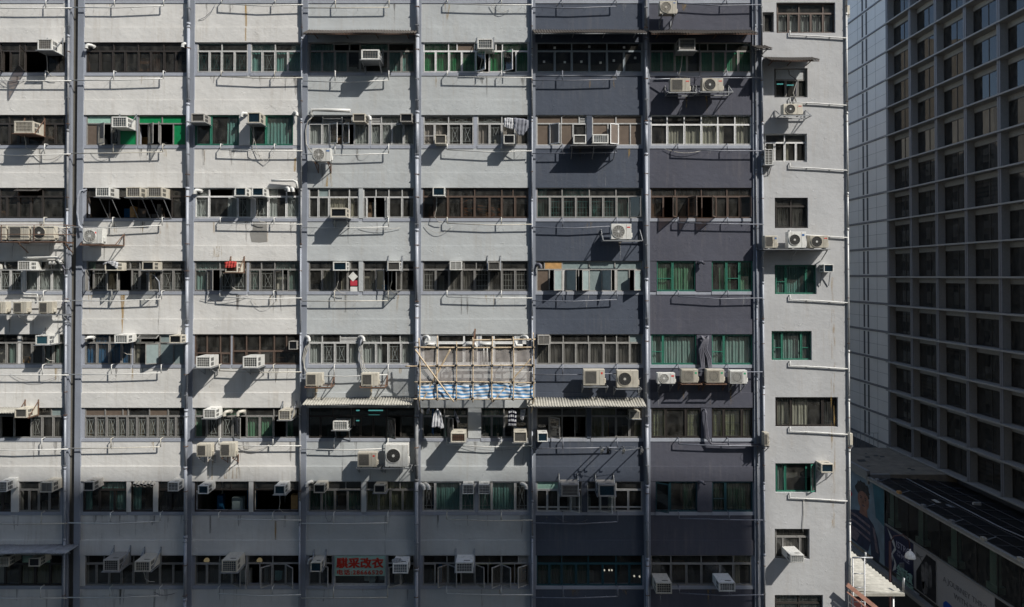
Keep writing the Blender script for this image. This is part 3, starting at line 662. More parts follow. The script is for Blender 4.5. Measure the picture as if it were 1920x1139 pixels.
for k in range(120):
    c = rs.choice([1, 2, 3, 3, 2, 4, 5, 6, 7]); r = rs.randint(0, 8); lo, hi = BX[c]; x = rs.uniform(lo + .2, hi - .2); zz = ztop(r) - WH - SILL; L_ = rs.uniform(.3, .95); wd = rs.uniform(.04, .3)
    o = MB(); mt = ('pale_run' if rs.random() < .5 else 'rust_stain') if c > 5 else ('soot' if rs.random() < .62 else 'rust_stain')
    n_ = 5; pts = [(x - wd / 2, zz - .01)] + [(x - wd / 2 * (1 - q / n_) + rs.uniform(-.02, .02), zz - L_ * q / n_) for q in range(1, n_)] + [(x, zz - L_)] + [(x + wd / 2 * (1 - q / n_) + rs.uniform(-.02, .02), zz - L_ * q / n_) for q in range(n_ - 1, 0, -1)] + [(x + wd / 2, zz - .01)]
    o.face([(a, -.003, b) for a, b in pts], mt); o.build('water_stain', apt)
for k in range(26):                                        # loose cables clipped to the walls
    c = rs.choice([1, 2, 3, 4, 5, 6, 7]); r = rs.randint(0, 8); lo, hi = BX[c]; xa = rs.uniform(lo + .1, hi - 1.2); L_ = rs.uniform(.5, 2.2); xb_ = min(hi - .05, xa + L_); z = ztop(r) - WH - SILL - rs.uniform(.0, .25); sg = rs.uniform(.05, .35); dz = rs.uniform(-.2, .2)
    o = MB(); o.tube([(xa + (xb_ - xa) * f, -.05 - .04 * math.sin(f * 3.14), z + dz * f - sg * 4 * f * (1 - f)) for f in (0, .12, .25, .4, .55, .7, .85, 1)], rs.choice([.006, .008, .010]), rs.choice(['pipe_dark', 'hose_grey', 'pvc_dirty']), 5); o.build('cable', apt)
# goods dimly seen through the panes
rs = random.Random(5); o = MB()
for k in range(170):
    c = rs.randint(1, 7); r = rs.randint(1, 8); lo, hi = BX[c]; x = rs.uniform(lo + .2, hi - .4); z0 = ztop(r) - WH - .15
    wd = rs.uniform(.12, .5); h = rs.uniform(.15, .75); y = rs.uniform(.32, .9)
    o.box(x, x + wd, y, y + .25, z0, z0 + h + .15, rs.choice(['paper', 'board_orange', 'curtain_grey', 'curtain_blue', 'hose_grey', 'curtain_brown', 'frosted', 'pvc_dirty', 'curtain_cream']))
for k in range(60):
    c = rs.randint(1, 7); r = rs.randint(1, 8); lo, hi = BX[c]; x = rs.uniform(lo + .1, hi - .3); y = rs.uniform(.5, 1.6)
    o.box(x, x + rs.uniform(.03, .08), y, y + .04, ztop(r) - WH, ztop(r) - .02, rs.choice(['hose_grey', 'frame_fb', 'curtain_grey']))
tag(o.build('stored_goods', None, origin=(0, .5, CZ)), 'jumble of boxes and household goods dimly seen behind the panes', 'goods', kind='stuff')
for i, px in enumerate((878, 905, 930)):
    a = P(px - 10, 405, .2); b = P(px + 10, 376, .2); t = thing('wood_stack', 'stack of angled timber offcuts behind brown panes, %s of three, third row, fifth bay' % ['left', 'middle', 'right'][i], 'timber', ((a.x + b.x) / 2, .25, a.z)); o = MB()
    for k in range(9):
        z = a.z + (b.z - a.z) * k / 9; o.bar((a.x + rs.uniform(0, .08), .2 + .02 * (k % 3), z), (b.x - rs.uniform(0, .1), .22 + .02 * (k % 3), z + rs.uniform(-.12, .22)), .05, .04, rs.choice(['board_orange', 'curtain_brown', 'bare_concrete']))
    o.build('timber', t)

#PART2
# ------------------------------------------------------------------ air conditioners
ra = random.Random(3)
def drip(x, z0):
    c = next((k for k, v in BX.items() if v[0] + .05 < x < v[1] - .05), None)
    if c is None: return
    for r in range(0, 10):
        ta = ztop(r) - WH - SILL; tb = ztop(r + 1) + BEAM
        if ta + WH > z0 > tb - .1 and ra.random() < .8:
            wd = ra.uniform(.05, .16); z = min(z0, ta) - .01; ze = max(tb + .01, z - ra.uniform(.4, 1.1)); m = ra.choice(['rust_stain', 'soot', 'rust_strong' if ra.random() < .3 else 'soot'])
            if c > 5: m = ra.choice(['pale_run', 'rust_stain'])
            if z - ze > .1: o = MB(); o.face([(x - wd / 2, -.0042, z), (x - wd * .3, -.0042, ze), (x + wd * .3, -.0042, ze), (x + wd / 2, -.0042, z)], m); o.build('water_stain', apt)
            if ze < tb + .05: o = MB(); o.face([(x - wd * .3, -.0388, tb), (x - wd * .15, -.0388, tb - BEAM * .9), (x + wd * .1, -.0388, tb - BEAM * .9), (x + wd * .3, -.0388, tb)], m); o.build('water_stain', apt)
            return

def support(t, kind, x0, x1, z0, z1, p, yb):
    if not kind: return
    m = 'rust' if 'r' in kind else 'steel_grey'
    if 's' in kind: o = MB(); o.box(x0 - .06, x1 + .06, -p - .03, yb, z0 - .03, z0 - .006, m); o.build('shelf', t)
    for sd in (0, 1):
        o = MB()
        if 'd' in kind:                                   # diagonal strut back to the wall
            x = (x0 + .03, x1 - .03)[sd]; o.box(x - .015, x + .015, -p + .02, yb, z0 - .05, z0 - .03, m)
            o.bar((x, -p + .08, z0 - .045), (x, -.02, z0 - .36), .022, .022, m); o.bar((x, -.03, z0 - .03), (x, -.03, z0 - .38), .03, .012, m)
        if 'h' in kind:                                   # straps hung from the beam
            x = (x0 - .03, x1 + .03)[sd]; o.bar((x, -.05, z1 + .26), (x, -.05, z0 - .03), .04, .02, m); o.bar((x, -.055, z1 + .2), (x, -p + .05, z0 - .01), .03, .012, m)
            o.bar((x, -.05, z0 - .015), (x, -p + .02, z0 - .015), .03, .02, m)
        if 'l' in kind: x = (x0 + .05, x1 - .02)[sd]; o.bar((x, -p + .15, z0 - .01), (x + .1, .0, z0 - .85), .02, .02, m)
        if 'v' in kind: x = (x0 + .02, x1 - .02)[sd]; o.bar((x, -p + .25, z0 - .01), (x, -.03, z0 - .55), .025, .025, m)
        if o.f: o.build('support_bracket', t)
def wac(x0p, y0p, x1p, y1p, row, col, look, p=.68, body='ac_white', coil='coil_dark', st='g', sup=None, hose=None, yb=.02, noun='window air conditioner', bars=None, lab=None):
    a = P(x0p, y1p, -p); b = P(x1p, y0p, -p); x0, z0, x1, z1 = a.x, a.z, b.x, b.z
    lb = lab or ('%s %s, %s' % (look, noun, place(row, col)))
    t = thing('window_air_conditioner', lb, 'air conditioner', ((x0 + x1) / 2, -.02, z0), 'window air conditioners hung on the block')
    w_, h = x1 - x0, z1 - z0; rim = .085 * w_; drip(x0 + w_ * ra.uniform(.3, .9), z0)
    o = MB(); o.box(x0 + .008, x1 - .008, -p + .045, yb, z0 + .008, z1 - .008, body)
    for k in range(3):                                     # pressed ribs on the top
        o.box(x0 + .06 + k * (w_ - .12) / 3, x0 + .02 + (k + 1) * (w_ - .12) / 3, -p + .1, -p + .42, z1 - .009, z1 - .004, body)
    o.build('body', t, .006)
    o = MB(); o.frame(x0, x1, z0, z1, -p, -p + .05, rim, body)
    bz = o.build('front_bezel', t, .008)
    o = MB(); o.box(x0 + rim * .8, x1 - rim * .8, -p + .035, -p + .06, z0 + rim * .8, z1 - rim * .8, coil)
    gx0, gx1, gz0, gz1 = x0 + rim, x1 - rim, z0 + rim, z1 - rim; bm = bars or body
    if st == 'g':
        nx = 6; nz = 4
        for k in range(1, nx): x = gx0 + (gx1 - gx0) * k / nx; o.box(x - .005, x + .005, -p + .008, -p + .022, gz0, gz1, bm)
        for k in range(1, nz + 1): z = gz0 + (gz1 - gz0) * k / (nz + 1); o.box(gx0, gx1, -p + .006, -p + .020, z - .005, z + .005, bm)
    elif st == 'l':
        for k in range(1, 9): z = gz0 + (gz1 - gz0) * k / 9; o.box(gx0, gx1, -p + .008, -p + .025, z - .006, z + .006, bm)
        o.box((gx0 + gx1) / 2 - .008, (gx0 + gx1) / 2 + .008, -p + .006, -p + .02, gz0, gz1, bm)
    elif st == 'v':
        for k in range(1, 12): x = gx0 + (gx1 - gx0) * k / 12; o.box(x - .004, x + .004, -p + .008, -p + .022, gz0, gz1, bm)
        for q in (.33, .66): z = gz0 + (gz1 - gz0) * q; o.box(gx0, gx1, -p + .006, -p + .020, z - .005, z + .005, bm)
    else:
        for k in range(1, 14): z = gz0 + (gz1 - gz0) * k / 14; o.box(gx0, gx1, -p + .028, -p + .037, z - .003, z + .003, coil)
    o.build('front_grille', t)
    for sx, x in ((-1, x0 + .008), (1, x1 - .008)):
        o = MB()
        for k in range(3):
            ya = -p + .11 + k * .085
            for q in (0, 1): o.box(x - .003, x + .003, ya, ya + .06, z0 + h * (.14 + .42 * q), z0 + h * (.44 + .42 * q), 'coil_dark')
        o.build('side_vent', t)
    o = MB(); o.box(x0 + w_ * .45, x0 + w_ * .82, -p + .16, -p + .24, z1 - .0085, z1 - .002, 'coil_grey'); o.build('top_vent', t)
    if hose:
        o = MB(); hx = x0 + w_ * .3; L_ = hose
        o.tube([(hx, -p * .6, z0 + .02), (hx, -p * .6, z0 - .12), (hx - .02, -p * .45, z0 - L_ * .5), (hx - .1, -.2, z0 - L_ * .8), (hx + .05, -.14, z0 - L_), (hx + .25, -.13, z0 - L_ * 1.02)], .013, 'hose_grey', 6); o.build('drip_hose', t)
    support(t, sup, x0, x1, z0, z1, p, -.02)
    return t, (x0, x1, z0, z1)
def sac(x0p, y0p, x1p, y1p, row, col, look, p=.5, kind='f', body='ac_cream', sup='d', plat=None, logo=None, depth=.3, lab=None, noun='outdoor condenser unit', pm='steel_grey'):
    a = P(x0p, y1p, -p); b = P(x1p, y0p, -p); x0, z0, x1, z1 = a.x, a.z, b.x, b.z; w_, h = x1 - x0, z1 - z0
    t = thing('condenser_unit', lab or ('%s %s, %s' % (look, noun, place(row, col))), 'air conditioner', ((x0 + x1) / 2, -p + depth / 2, z0), 'outdoor condenser units on the block')
    o = MB(); o.box(x0, x1, -p, -p + depth, z0, z1, body); drip(x0 + w_ * ra.uniform(.3, .9), z0); drip(x0 + w_ * ra.uniform(.1, 1), z0)
    bo = o.build('body', t, .012)
    o = MB()
    if kind in 'fF':
        r = min(h * .43, w_ * .3); cx = x0 + w_ * .36; cz = z0 + h * .5; y = -p - .002
        o.disc((cx, cz), r, y - .004, y, 'coil_dark' if kind == 'F' else 'coil_grey', 28)
        for k in range(1, 7): o.ring((cx, cz), r * k / 6.5 - .004, r * k / 6.5 + .003, y - .006, body if kind == 'f' else 'coil_grey', 24, .006)
        for k in range(12):
            an = k * math.pi / 6; o.bar((cx + r * .2 * math.cos(an), y - .012, cz + r * .2 * math.sin(an)), (cx + r * math.cos(an), y - .012, cz + r * math.sin(an)), .006, .006, body if kind == 'f' else 'coil_grey')
        o.disc((cx, cz), r * .2, y - .022, y - .006, 'ac_white' if kind == 'F' else body, 16)
        o.ring((cx, cz), r, r * 1.07, y, body, 28, .02)
    else:
        gx0, gx1, gz0, gz1 = x0 + w_ * .07, x0 + w_ * (.62 if kind == 's' else .72), z0 + h * .1, z0 + h * .9; y = -p - .002
        o.box(gx0, gx1, y - .003, y, gz0, gz1, 'coil_grey')
        for k in range(1, 16): z = gz0 + (gz1 - gz0) * k / 16; o.box(gx0, gx1, y - .010, y - .004, z - .004, z + .004, 'coil_grey' if kind == 's' else body)
        o.frame(gx0, gx1, gz0, gz1, y - .012, y, .01, body)
        o.ring(((gx0 + gx1) / 2, (gz0 + gz1) / 2), (gz1 - gz0) * .36, (gz1 - gz0) * .38, y - .01, 'coil_grey', 20, .005)
    o.build('fan_grille', t)
    o = MB(); o.box(x0 + w_ * .74, x0 + w_ * .75, -p - .002, -p + .01, z0 + .02, z1 - .02, 'coil_grey'); o.build('panel_seam', t)
    o = MB(); o.box(x1, x1 + .05, -p + .06, -p + .2, z0 + h * .12, z0 + h * .42, body); o.build('valve_cover', t, .01)
    o = MB()
    for x in (x0 + w_ * .15, x0 + w_ * .8): o.box(x, x + .06, -p + .02, -p + depth - .02, z0 - .035, z0, 'coil_dark')
    o.build('feet', t)
    if logo:
        o = MB(); m, fx, fz, lw, lh = logo; o.box(x0 + w_ * fx, x0 + w_ * (fx + lw), -p - .004, -p, z0 + h * fz, z0 + h * (fz + lh), m); o.build('badge', t)
    if sup:
        m = 'rust' if 'r' in sup else pm
        xa, xb_ = x0 + w_ * .15, x0 + w_ * .85
        if plat: xa, xb_ = P(plat[0], y1p, -p).x, P(plat[1], y1p, -p).x
        if 'p' in sup:
            o = MB(); o.box(xa, xb_, -p - .06, -p - .03, z0 - .075, z0 - .036, m); o.box(xa, xb_, -.09, -.06, z0 - .075, z0 - .036, m)
            tag(o.build('cross_rails', t))
        for x in (xa, xb_):
            o = MB()
            o.box(x - .015, x + .015, -p - .04, -.02, z0 - .07, z0 - .037, m)
            if 'u' in sup: o.bar((x, -p - .02, z0 - .05), (x, -.03, z0 + h * .7), .03, .02, m); o.bar((x, -.03, z0 - .05), (x, -.03, z0 + h * .72), .03, .02, m)
            else: o.bar((x, -p, z0 - .06), (x, -.03, z0 - .36), .028, .022, m); o.bar((x, -.04, z0 - .05), (x, -.04, z0 - .4), .035, .014, m)
            o.build('support_bracket', t)
    return t

wac(70, 73, 97, 94, 1, 1, 'boxy white', sup='sh', hose=.9, bars='ac_grey', coil='coil_grey')
wac(677, 93, 711, 112, 1, 4, 'white, grille-fronted and railed', p=.75, body='ac_white', coil='coil_blue', sup='hsd', bars='ac_grey')
wac(895, 73, 924, 92, 1, 5, 'white, on two steel hangers', p=.62, coil='coil_blue', sup='h', hose=.8)
wac(1273, 72, 1304, 95, 1, 7, 'grey-grilled, tucked below the awning', p=.62, body='ac_grey', st='v', bars='ac_grey', hose=1.1, sup='s')
wac(26, 227, 62, 250, 2, 1, 'beige, rusty-sided', body='ac_cream', coil='coil_grey', st='v', sup='hrs', hose=.6)
wac(209, 219, 238, 239, 2, 2, 'white blue-grilled', coil='coil_blue', sup='h')
wac(358, 213, 383, 229, 2, 3, 'grey shelf-mounted, left of pair', p=.6, body='ac_grey', st='p', coil='coil_grey', sup='s')
wac(464, 211, 488, 231, 2, 3, 'blue-faced shelf-mounted, right of pair', p=.6, body='ac_cream', st='p', coil='coil_blue', sup='s', hose=1.2)
wac(661, 213, 685, 229, 2, 4, 'grey-meshed, left of two', p=.45, body='ac_cream', st='p', coil='coil_grey')
wac(750, 213, 773, 229, 2, 4, 'dark-meshed, right of two', p=.45, body='ac_grey', st='p', coil='coil_dark')
wac(815, 253, 836, 270, 2, 5, 'low-set grey-meshed', p=.5, body='ac_cream', st='p', coil='coil_grey')
wac(944, 253, 965, 270, 2, 5, 'low-set black-louvred', p=.5, body='ac_white', st='l', bars='coil_dark', sup='v')
wac(1075, 253, 1099, 270, 2, 6, 'grey-meshed, left one on shared tray', p=.42, body='ac_white', st='p', coil='coil_grey')
wac(1111, 252, 1141, 269, 2, 6, 'blue-grilled, right one on shared tray', p=.42, body='ac_white', coil='coil_blue')
wac(179, 351, 205, 369, 3, 2, 'white blue-grilled, left of three', coil='coil_blue', sup='sl')
wac(236, 351, 263, 370, 3, 2, 'cream grey-grilled, middle of three', body='ac_cream', coil='coil_grey', sup='sl', bars='ac_grey')
wac(276, 351, 303, 370, 3, 2, 'weathered cream, right of three', body='ac_cream', coil='coil_grey', sup='sl', bars='ac_grey')
wac(440, 352, 461, 368, 3, 3, 'blue-faced white, left of pair', p=.6, st='p', coil='coil_blue', sup='s')
wac(472, 352, 494, 368, 3, 3, 'blue-faced white, right of pair', p=.6, st='p', coil='coil_blue', sup='s', hose=1.0)
wac(619, 390, 650, 408, 3, 4, 'dark-meshed, low on thin legs', p=.6, body='ac_cream', st='p', coil='coil_dark', sup='sd')
wac(811, 351, 834, 368, 3, 5, 'small blue-faced', p=.5, st='p', coil='coil_blue', hose=1.0)
wac(33, 490, 56, 507, 4, 1, 'white grid-fronted', coil='coil_grey', sup='s')
wac(196, 492, 219, 508, 4, 2, 'rag-draped', body='ac_cream', st='p', coil='coil_dark')
wac(266, 491, 288, 507, 4, 2, 'grey-faced, board-topped', body='ac_cream', st='p', coil='coil_dark', sup='s')
wac(422, 492, 445, 511, 4, 3, 'red-sheeted', body='ac_cream', st='p', coil='rust', sup='hrs', hose=.7)
wac(624, 491, 650, 508, 4, 4, 'blue-faced, left of two', p=.5, st='p', coil='coil_blue', hose=.9)
wac(726, 491, 750, 508, 4, 4, 'grey-faced, right of two', p=.5, body='ac_white', st='p', coil='coil_grey', sup='h', hose=.9)
wac(843, 490, 866, 507, 4, 5, 'white louvre-fronted', p=.5, body='ac_white', st='l', coil='coil_grey')
wac(915, 491, 937, 507, 4, 5, 'dark-faced with steel hangers', p=.5, body='ac_grey', st='p', coil='coil_grey', sup='h')
wac(66, 629, 90, 647, 5, 1, 'green-faced white', st='p', coil='ad_teal', sup='hs', hose=.7)
wac(214, 628, 239, 644, 5, 2, 'white grid-fronted, left of two', bars='ac_white', coil='coil_blue', hose=.5)
wac(317, 629, 339, 644, 5, 2, 'dark-meshed, right of two', body='ac_cream', st='p', coil='coil_dark', sup='s')
wac(367, 669, 394, 690, 5, 3, 'large white sill-level, left of pair', p=.8, coil='coil_dark', sup='sd')
wac(455, 669, 483, 690, 5, 3, 'large white sill-level, right of pair', p=.8, coil='coil_dark', sup='sd')
wac(541, 640, 557, 656, 5, 3, 'dark-faced, beside the brown frame', p=.3, body='ac_grey', st='p', coil='coil_dark')
wac(1008, 629, 1031, 647, 5, 6, 'soot-grey torn-fronted', p=.45, body='ac_grey', st='l', coil='coil_grey', bars='ac_grey')
wac(27, 767, 50, 784, 6, 1, 'rust-topped cream', body='ac_cream', st='p', coil='coil_grey', sup='hr')
wac(381, 768, 404, 785, 6, 3, 'clean white grid-fronted', coil='coil_dark', sup='s')
wac(522, 770, 544, 788, 6, 3, 'yellowed cream', body='ac_cream', coil='coil_grey', sup='hs', bars='ac_grey')
wac(624, 790, 652, 807, 6, 4, 'white, grid-fronted and long-legged', p=.55, coil='coil_blue', sup='sv')
wac(845, 812, 873, 830, 6, 5, 'cream dark-grilled, left of two', p=.8, body='ac_cream', st='g', bars='rust', sup='s')
wac(963, 810, 988, 830, 6, 5, 'cream grey-faced, right of two', p=.8, body='ac_cream', st='p', coil='coil_grey', sup='s')
wac(1008, 812, 1027, 829, 6, 6, 'blue-faced, low left', p=.7, body='ac_white', st='p', coil='coil_blue')
wac(1180, 771, 1200, 786, 6, 6, 'louvred, high right', p=.4, body='ac_cream', st='l', bars='ac_grey', sup='s')
wac(-6, 904, 12, 923, 7, 1, 'frame-cut white', p=.7, coil='coil_dark')
wac(75, 905, 98, 924, 7, 1, 'cream louvre-fronted', p=.7, body='ac_cream', st='l', coil='coil_grey', bars='ac_grey')
wac(156, 904, 175, 921, 7, 2, 'grey-sided dark, left of two', p=.7, body='ac_grey', st='p')
wac(314, 905, 334, 922, 7, 2, 'white grid-fronted, right of two', p=.7, body='ac_white')
wac(371, 911, 390, 927, 7, 3, 'paper-topped', p=.7, body='ac_white', st='p', coil='coil_blue')
wac(514, 911, 534, 928, 7, 3, 'shelf-mounted blue-faced', p=.7, body='ac_white', st='p', coil='coil_blue', sup='s', hose=.9)
wac(588, 909, 609, 925, 7, 4, 'blue-faced, left of two', p=.6, body='ac_cream', st='p', coil='coil_dark')
wac(701, 910, 722, 925, 7, 4, 'dark-faced, right of two', p=.6, body='ac_cream', st='p', coil='coil_dark', sup='s')
wac(867, 909, 888, 927, 7, 5, 'white grid-fronted, left of the pier', p=.5, body='ac_white')
wac(897, 909, 918, 927, 7, 5, 'white grid-fronted, right of the pier', p=.5, body='ac_white')
wac(1052, 909, 1085, 932, 7, 6, 'grey vertical-slatted, left of two', p=.7, body='ac_grey', st='v', coil='coil_grey', bars='ac_grey', sup='h')
wac(1122, 909, 1154, 932, 7, 6, 'grey plain-fronted, right of two', p=.7, body='ac_grey', st='p', coil='coil_blue', sup='h')
wac(-4, 1046, 16, 1063, 8, 1, 'grid-fronted, left of two', p=.7, body='ac_cream')
wac(53, 1047, 74, 1063, 8, 1, 'dark-faced, right of two', p=.7, body='ac_cream', st='p')
wac(193, 1050, 222, 1072, 8, 2, 'dusty grey shelf-mounted', p=.85, body='ac_grey', sup='sh')
wac(252, 1053, 281, 1073, 8, 2, 'grey, white-rag-topped', p=.85, body='ac_cream', sup='h', hose=.7)
wac(415, 1051, 444, 1074, 8, 3, 'large boxy cream', p=.85, body='ac_cream', coil='coil_blue', sup='s')
wac(582, 1055, 602, 1073, 8, 4, 'plain-faced, left of the red-lettered sign', p=.7, body='ac_cream', st='p', coil='coil_blue', sup='h')
wac(736, 1057, 765, 1076, 8, 4, 'grid-fronted, right of the red-lettered sign', p=.75, body='ac_white', coil='coil_blue')
wac(854, 1055, 887, 1075, 8, 5, 'large white grid-fronted', p=.8, body='ac_white', sup='h')
wac(1230, 1093, 1260, 1114, 8, 7, 'low rust-edged, left of two', p=.85, body='ac_cream', sup=None)
wac(1348, 1093, 1379, 1110, 8, 7, 'low white, right of two', p=.85, body='ac_white')
wac(1482, 1041, 1508, 1056, 8, 8, '', p=.75, body='ac_white', coil='coil_blue', yb=.15, lab='bright white window air conditioner jutting from the lowest full end wall window')
wac(1545, 496, 1563, 511, 4, 8, '', p=.42, body='ac_white', st='p', coil='coil_blue', sup='v', yb=-.005, lab='small white air conditioner right of the upper green window on the grey end wall')
wac(1540, 870, 1563, 887, 7, 8, '', p=.5, body='ac_cream', st='p', coil='coil_blue', sup='d', yb=-.005, lab='small cream air conditioner right of the open green window with the lamp-lit room')
wac(1434, 280, 1449, 309, 2, 8, '', p=.35, body='ac_white', st='l', coil='coil_grey', sup='sd', yb=-.005, lab='tall narrow louvred white unit at the left edge of the grey end wall')

L_RED = ('logo_red', .78, .74, .16, .07)
sac(1237, 2, 1269, 26, 0, 7, 'cut-off top cream', p=.6, kind='f', logo=('logo_blue', .8, .8, .12, .08))
sac(1257, 147, 1294, 172, 1, 7, 'square-grilled, left of two', p=.55, kind='s', sup='pu', plat=(1253, 1306), logo=L_RED)
sac(1317, 147, 1356, 171, 1, 7, 'round-fan, right of two', p=.55, kind='F', sup='pu', plat=(1312, 1374), logo=L_RED)
sac(1469, 195, 1505, 215, 1, 8, '', p=.55, kind='F', sup='pu', plat=(1463, 1521), logo=L_RED, lab='round-fan condenser unit on a railed bracket below the awninged end wall window')
sac(585, 278, 620, 303, 2, 4, 'ivory round-fan', p=.55, kind='f', body='ac_white', sup='d', logo=('logo_blue', .76, .74, .18, .1), pm='rust')
sac(155, 429, 192, 457, 3, 2, 'ivory round-fan', p=.62, kind='f', body='ac_white', sup='pur', plat=(151, 217), logo=('logo_red', .62, .66, .07, .12))
sac(1146, 420, 1184, 449, 3, 6, 'ivory dark-fan', p=.6, kind='f', body='ac_white', sup='pu', plat=(1131, 1205), logo=L_RED)
sac(1434, 442, 1458, 465, 3, 8, '', p=.55, kind='s', body='ac_cream', sup=None, logo=('logo_blue', .78, .7, .14, .14), lab='low square-grilled condenser, left of three on the end wall shelf')
sac(1478, 435, 1511, 465, 3, 8, '', p=.55, kind='F', body='ac_white', sup=None, logo=('logo_blue', .78, .74, .14, .12), lab='tall round-fan condenser, middle of three on the end wall shelf')
sac(1519, 442, 1553, 465, 3, 8, '', p=.55, kind='F', body='ac_cream', sup=None, logo=L_RED, lab='round-fan condenser with red badge, right of three on the end wall shelf')
for i, (a, b, nm) in enumerate(((-24, 11, 'frame-cut, left'), (15, 54, 'square-grilled, middle'), (58, 101, 'black-fan, right'))):
    sac(a, 424 if i else 423, b, 450, 3, 1, '', p=.6, kind='s' if i < 2 else 'F', body='ac_cream', sup=None, lab='%s of three condensers caged on the rusty rack, third row, leftmost bay' % nm)
for a, b, nm in ((-14, 11, 'left'), (24, 50, 'middle'), (72, 98, 'right')):
    sac(a, 566, b, 588, 4, 1, '', p=.6, kind='s', body='ac_cream', sup=None, lab='square-grilled condenser, %s of three on the steel rail, fourth row, leftmost bay' % nm)
sac(573, 700, 604, 724, 5, 4, 'tan square-grilled, left of two', p=.6, kind='s', body='ac_cream', sup='pur', plat=(572, 620))
sac(677, 700, 709, 724, 5, 4, 'tan square-grilled, right of two', p=.6, kind='s', body='ac_cream', sup='pur', plat=(675, 722))
sac(1094, 693, 1134, 723, 5, 6, 'ivory square-grilled, left of two', p=.6, kind='s', body='ac_cream', sup='p', plat=(1094, 1140), logo=('logo_red', .82, .7, .08, .12))
sac(1157, 695, 1197, 727, 5, 6, 'ivory round-fan, right of two', p=.6, kind='F', body='ac_cream', sup='p', plat=(1155, 1203))
sac(1233, 700, 1266, 720, 5, 7, 'round-fan, first of four', p=.5, kind='f', body='ac_white', sup='d', logo=('logo_red', .78, .66, .15, .14))
sac(1278, 693, 1309, 718, 5, 7, 'green-badged rust-shelved, second of four', p=.5, kind='v', body='ac_cream', sup='pr', plat=(1277, 1316), logo=('logo_green', .8, .66, .12, .14))
sac(1325, 693, 1358, 718, 5, 7, 'green-badged rust-shelved, third of four', p=.5, kind='v', body='ac_cream', sup='pr', plat=(1323, 1362), logo=('logo_green', .8, .66, .12, .14))
sac(1369, 695, 1401, 720, 5, 7, 'green-badged, last of four', p=.5, kind='v', body='ac_white', sup='d', logo=('logo_green', .8, .7, .12, .14))
sac(368, 833, 396, 857, 6, 3, 'yellowed square-grilled, left of pair', p=.6, kind='s', body='ac_cream', sup='d')
sac(412, 831, 441, 857, 6, 3, 'yellowed square-grilled, right of pair', p=.6, kind='s', body='ac_cream', sup='dr')
sac(670, 849, 706, 876, 6, 4, 'dust-grey square-grilled', p=.6, kind='s', body='ac_cream', sup='p', plat=(668, 712), logo=('logo_red', .8, .7, .1, .12))
sac(722, 834, 765, 876, 6, 4, 'extra-large round-fan', p=.6, kind='F', body='ac_white', sup='p', plat=(718, 770), depth=.36)
sac(1433, 812, 1442, 837, 6, 8, '', p=.5, kind='s', body='ac_cream', sup='d', lab='narrow cream condenser at the left edge of the end wall beside the drain pipes')
def side_unit(px, y0, y1, lab):
    a = P(px, y1, .25); b = P(px, y0, .25); t = thing('condenser_unit', lab, 'air conditioner', (XR + .05, .4, a.z), 'outdoor condenser units on the block'); o = MB()
    o.box(XR + .02, XR + .22, .05, .75, a.z, b.z, 'ac_cream'); o.build('body', t, .012); o = MB(); o.box(XR + .22, XR + .225, .12, .6, a.z + .06, b.z - .06, 'coil_grey'); o.build('fan_grille', t)
    o = MB(); o.box(XR, XR + .26, .1, .14, a.z - .06, a.z - .03, 'steel_grey'); o.bar((XR + .25, .12, a.z - .05), (XR, .12, a.z - .3), .03, .03, 'steel_grey'); o.build('support_bracket', t)
side_unit(1590, 811, 833, 'cream condenser sticking out past the right corner, low beside the sixth row')
side_unit(1588, 14, 31, 'white condenser sticking out past the right corner near the top edge')

# shared trays, racks and shelves that carry several units
def rack(name, lab, x0p, x1p, yp, p, m, rails=(), cat='rack', diag=True, th=.035, solid=False):
    a = P(x0p, yp, -p - .05); b = P(x1p, yp, -p - .05); t = thing(name, lab, cat, ((a.x + b.x) / 2, -.02, a.z))
    o = MB()
    if solid: o.box(a.x, b.x, -p - .05, -.01, a.z - th, a.z, m)
    else:
        for y in (-p - .05, -.25): o.box(a.x, b.x, y, y + .04, a.z - th, a.z, m)
    o.build('shelf', t)
    n = 3
    for k in range(n):
        x = a.x + (b.x - a.x) * (k + .08) / (n - 1 + .16); o = MB()
        o.box(x - .015, x + .015, -p - .01, -.0, a.z - th - .03, a.z - th, m)
        if diag: o.bar((x, -p, a.z - .06), (x, -.02, a.z - .45), .03, .03, m)
        o.build('bracket', t)
    for i, dz in enumerate(rails):
        o = MB(); o.tube([(a.x, -p - .06, a.z + dz), (b.x, -p - .06, a.z + dz), (b.x, 0, a.z + dz)], .014, m, 6); o.build('rail', t)
    if rails:
        for f in (0, .34, .67, 1):
            x = a.x + (b.x - a.x) * f; o = MB(); o.bar((x, -p - .06, a.z), (x, -p - .06, a.z + rails[-1]), .02, .02, m); o.build('upright', t)
    return t
rack('wall_shelf', 'long pale shelf carrying three condensers on the grey end wall', 1431, 1557, 467, .55, 'galv', solid=True)
rack('rail_rack', 'rusty railed rack caging three condensers, third row, leftmost bay', -60, 125, 453, .6, 'rust', rails=(.28, .66))
rack('rail_rack', 'steel rail carrying three square condensers, fourth row, leftmost bay', -60, 122, 590, .6, 'steel_grey')
rack('window_tray', 'thin metal tray under two air conditioners, second row, sixth bay', 1070, 1158, 272.5, .6, 'galv', solid=True, th=.02, cat='tray')

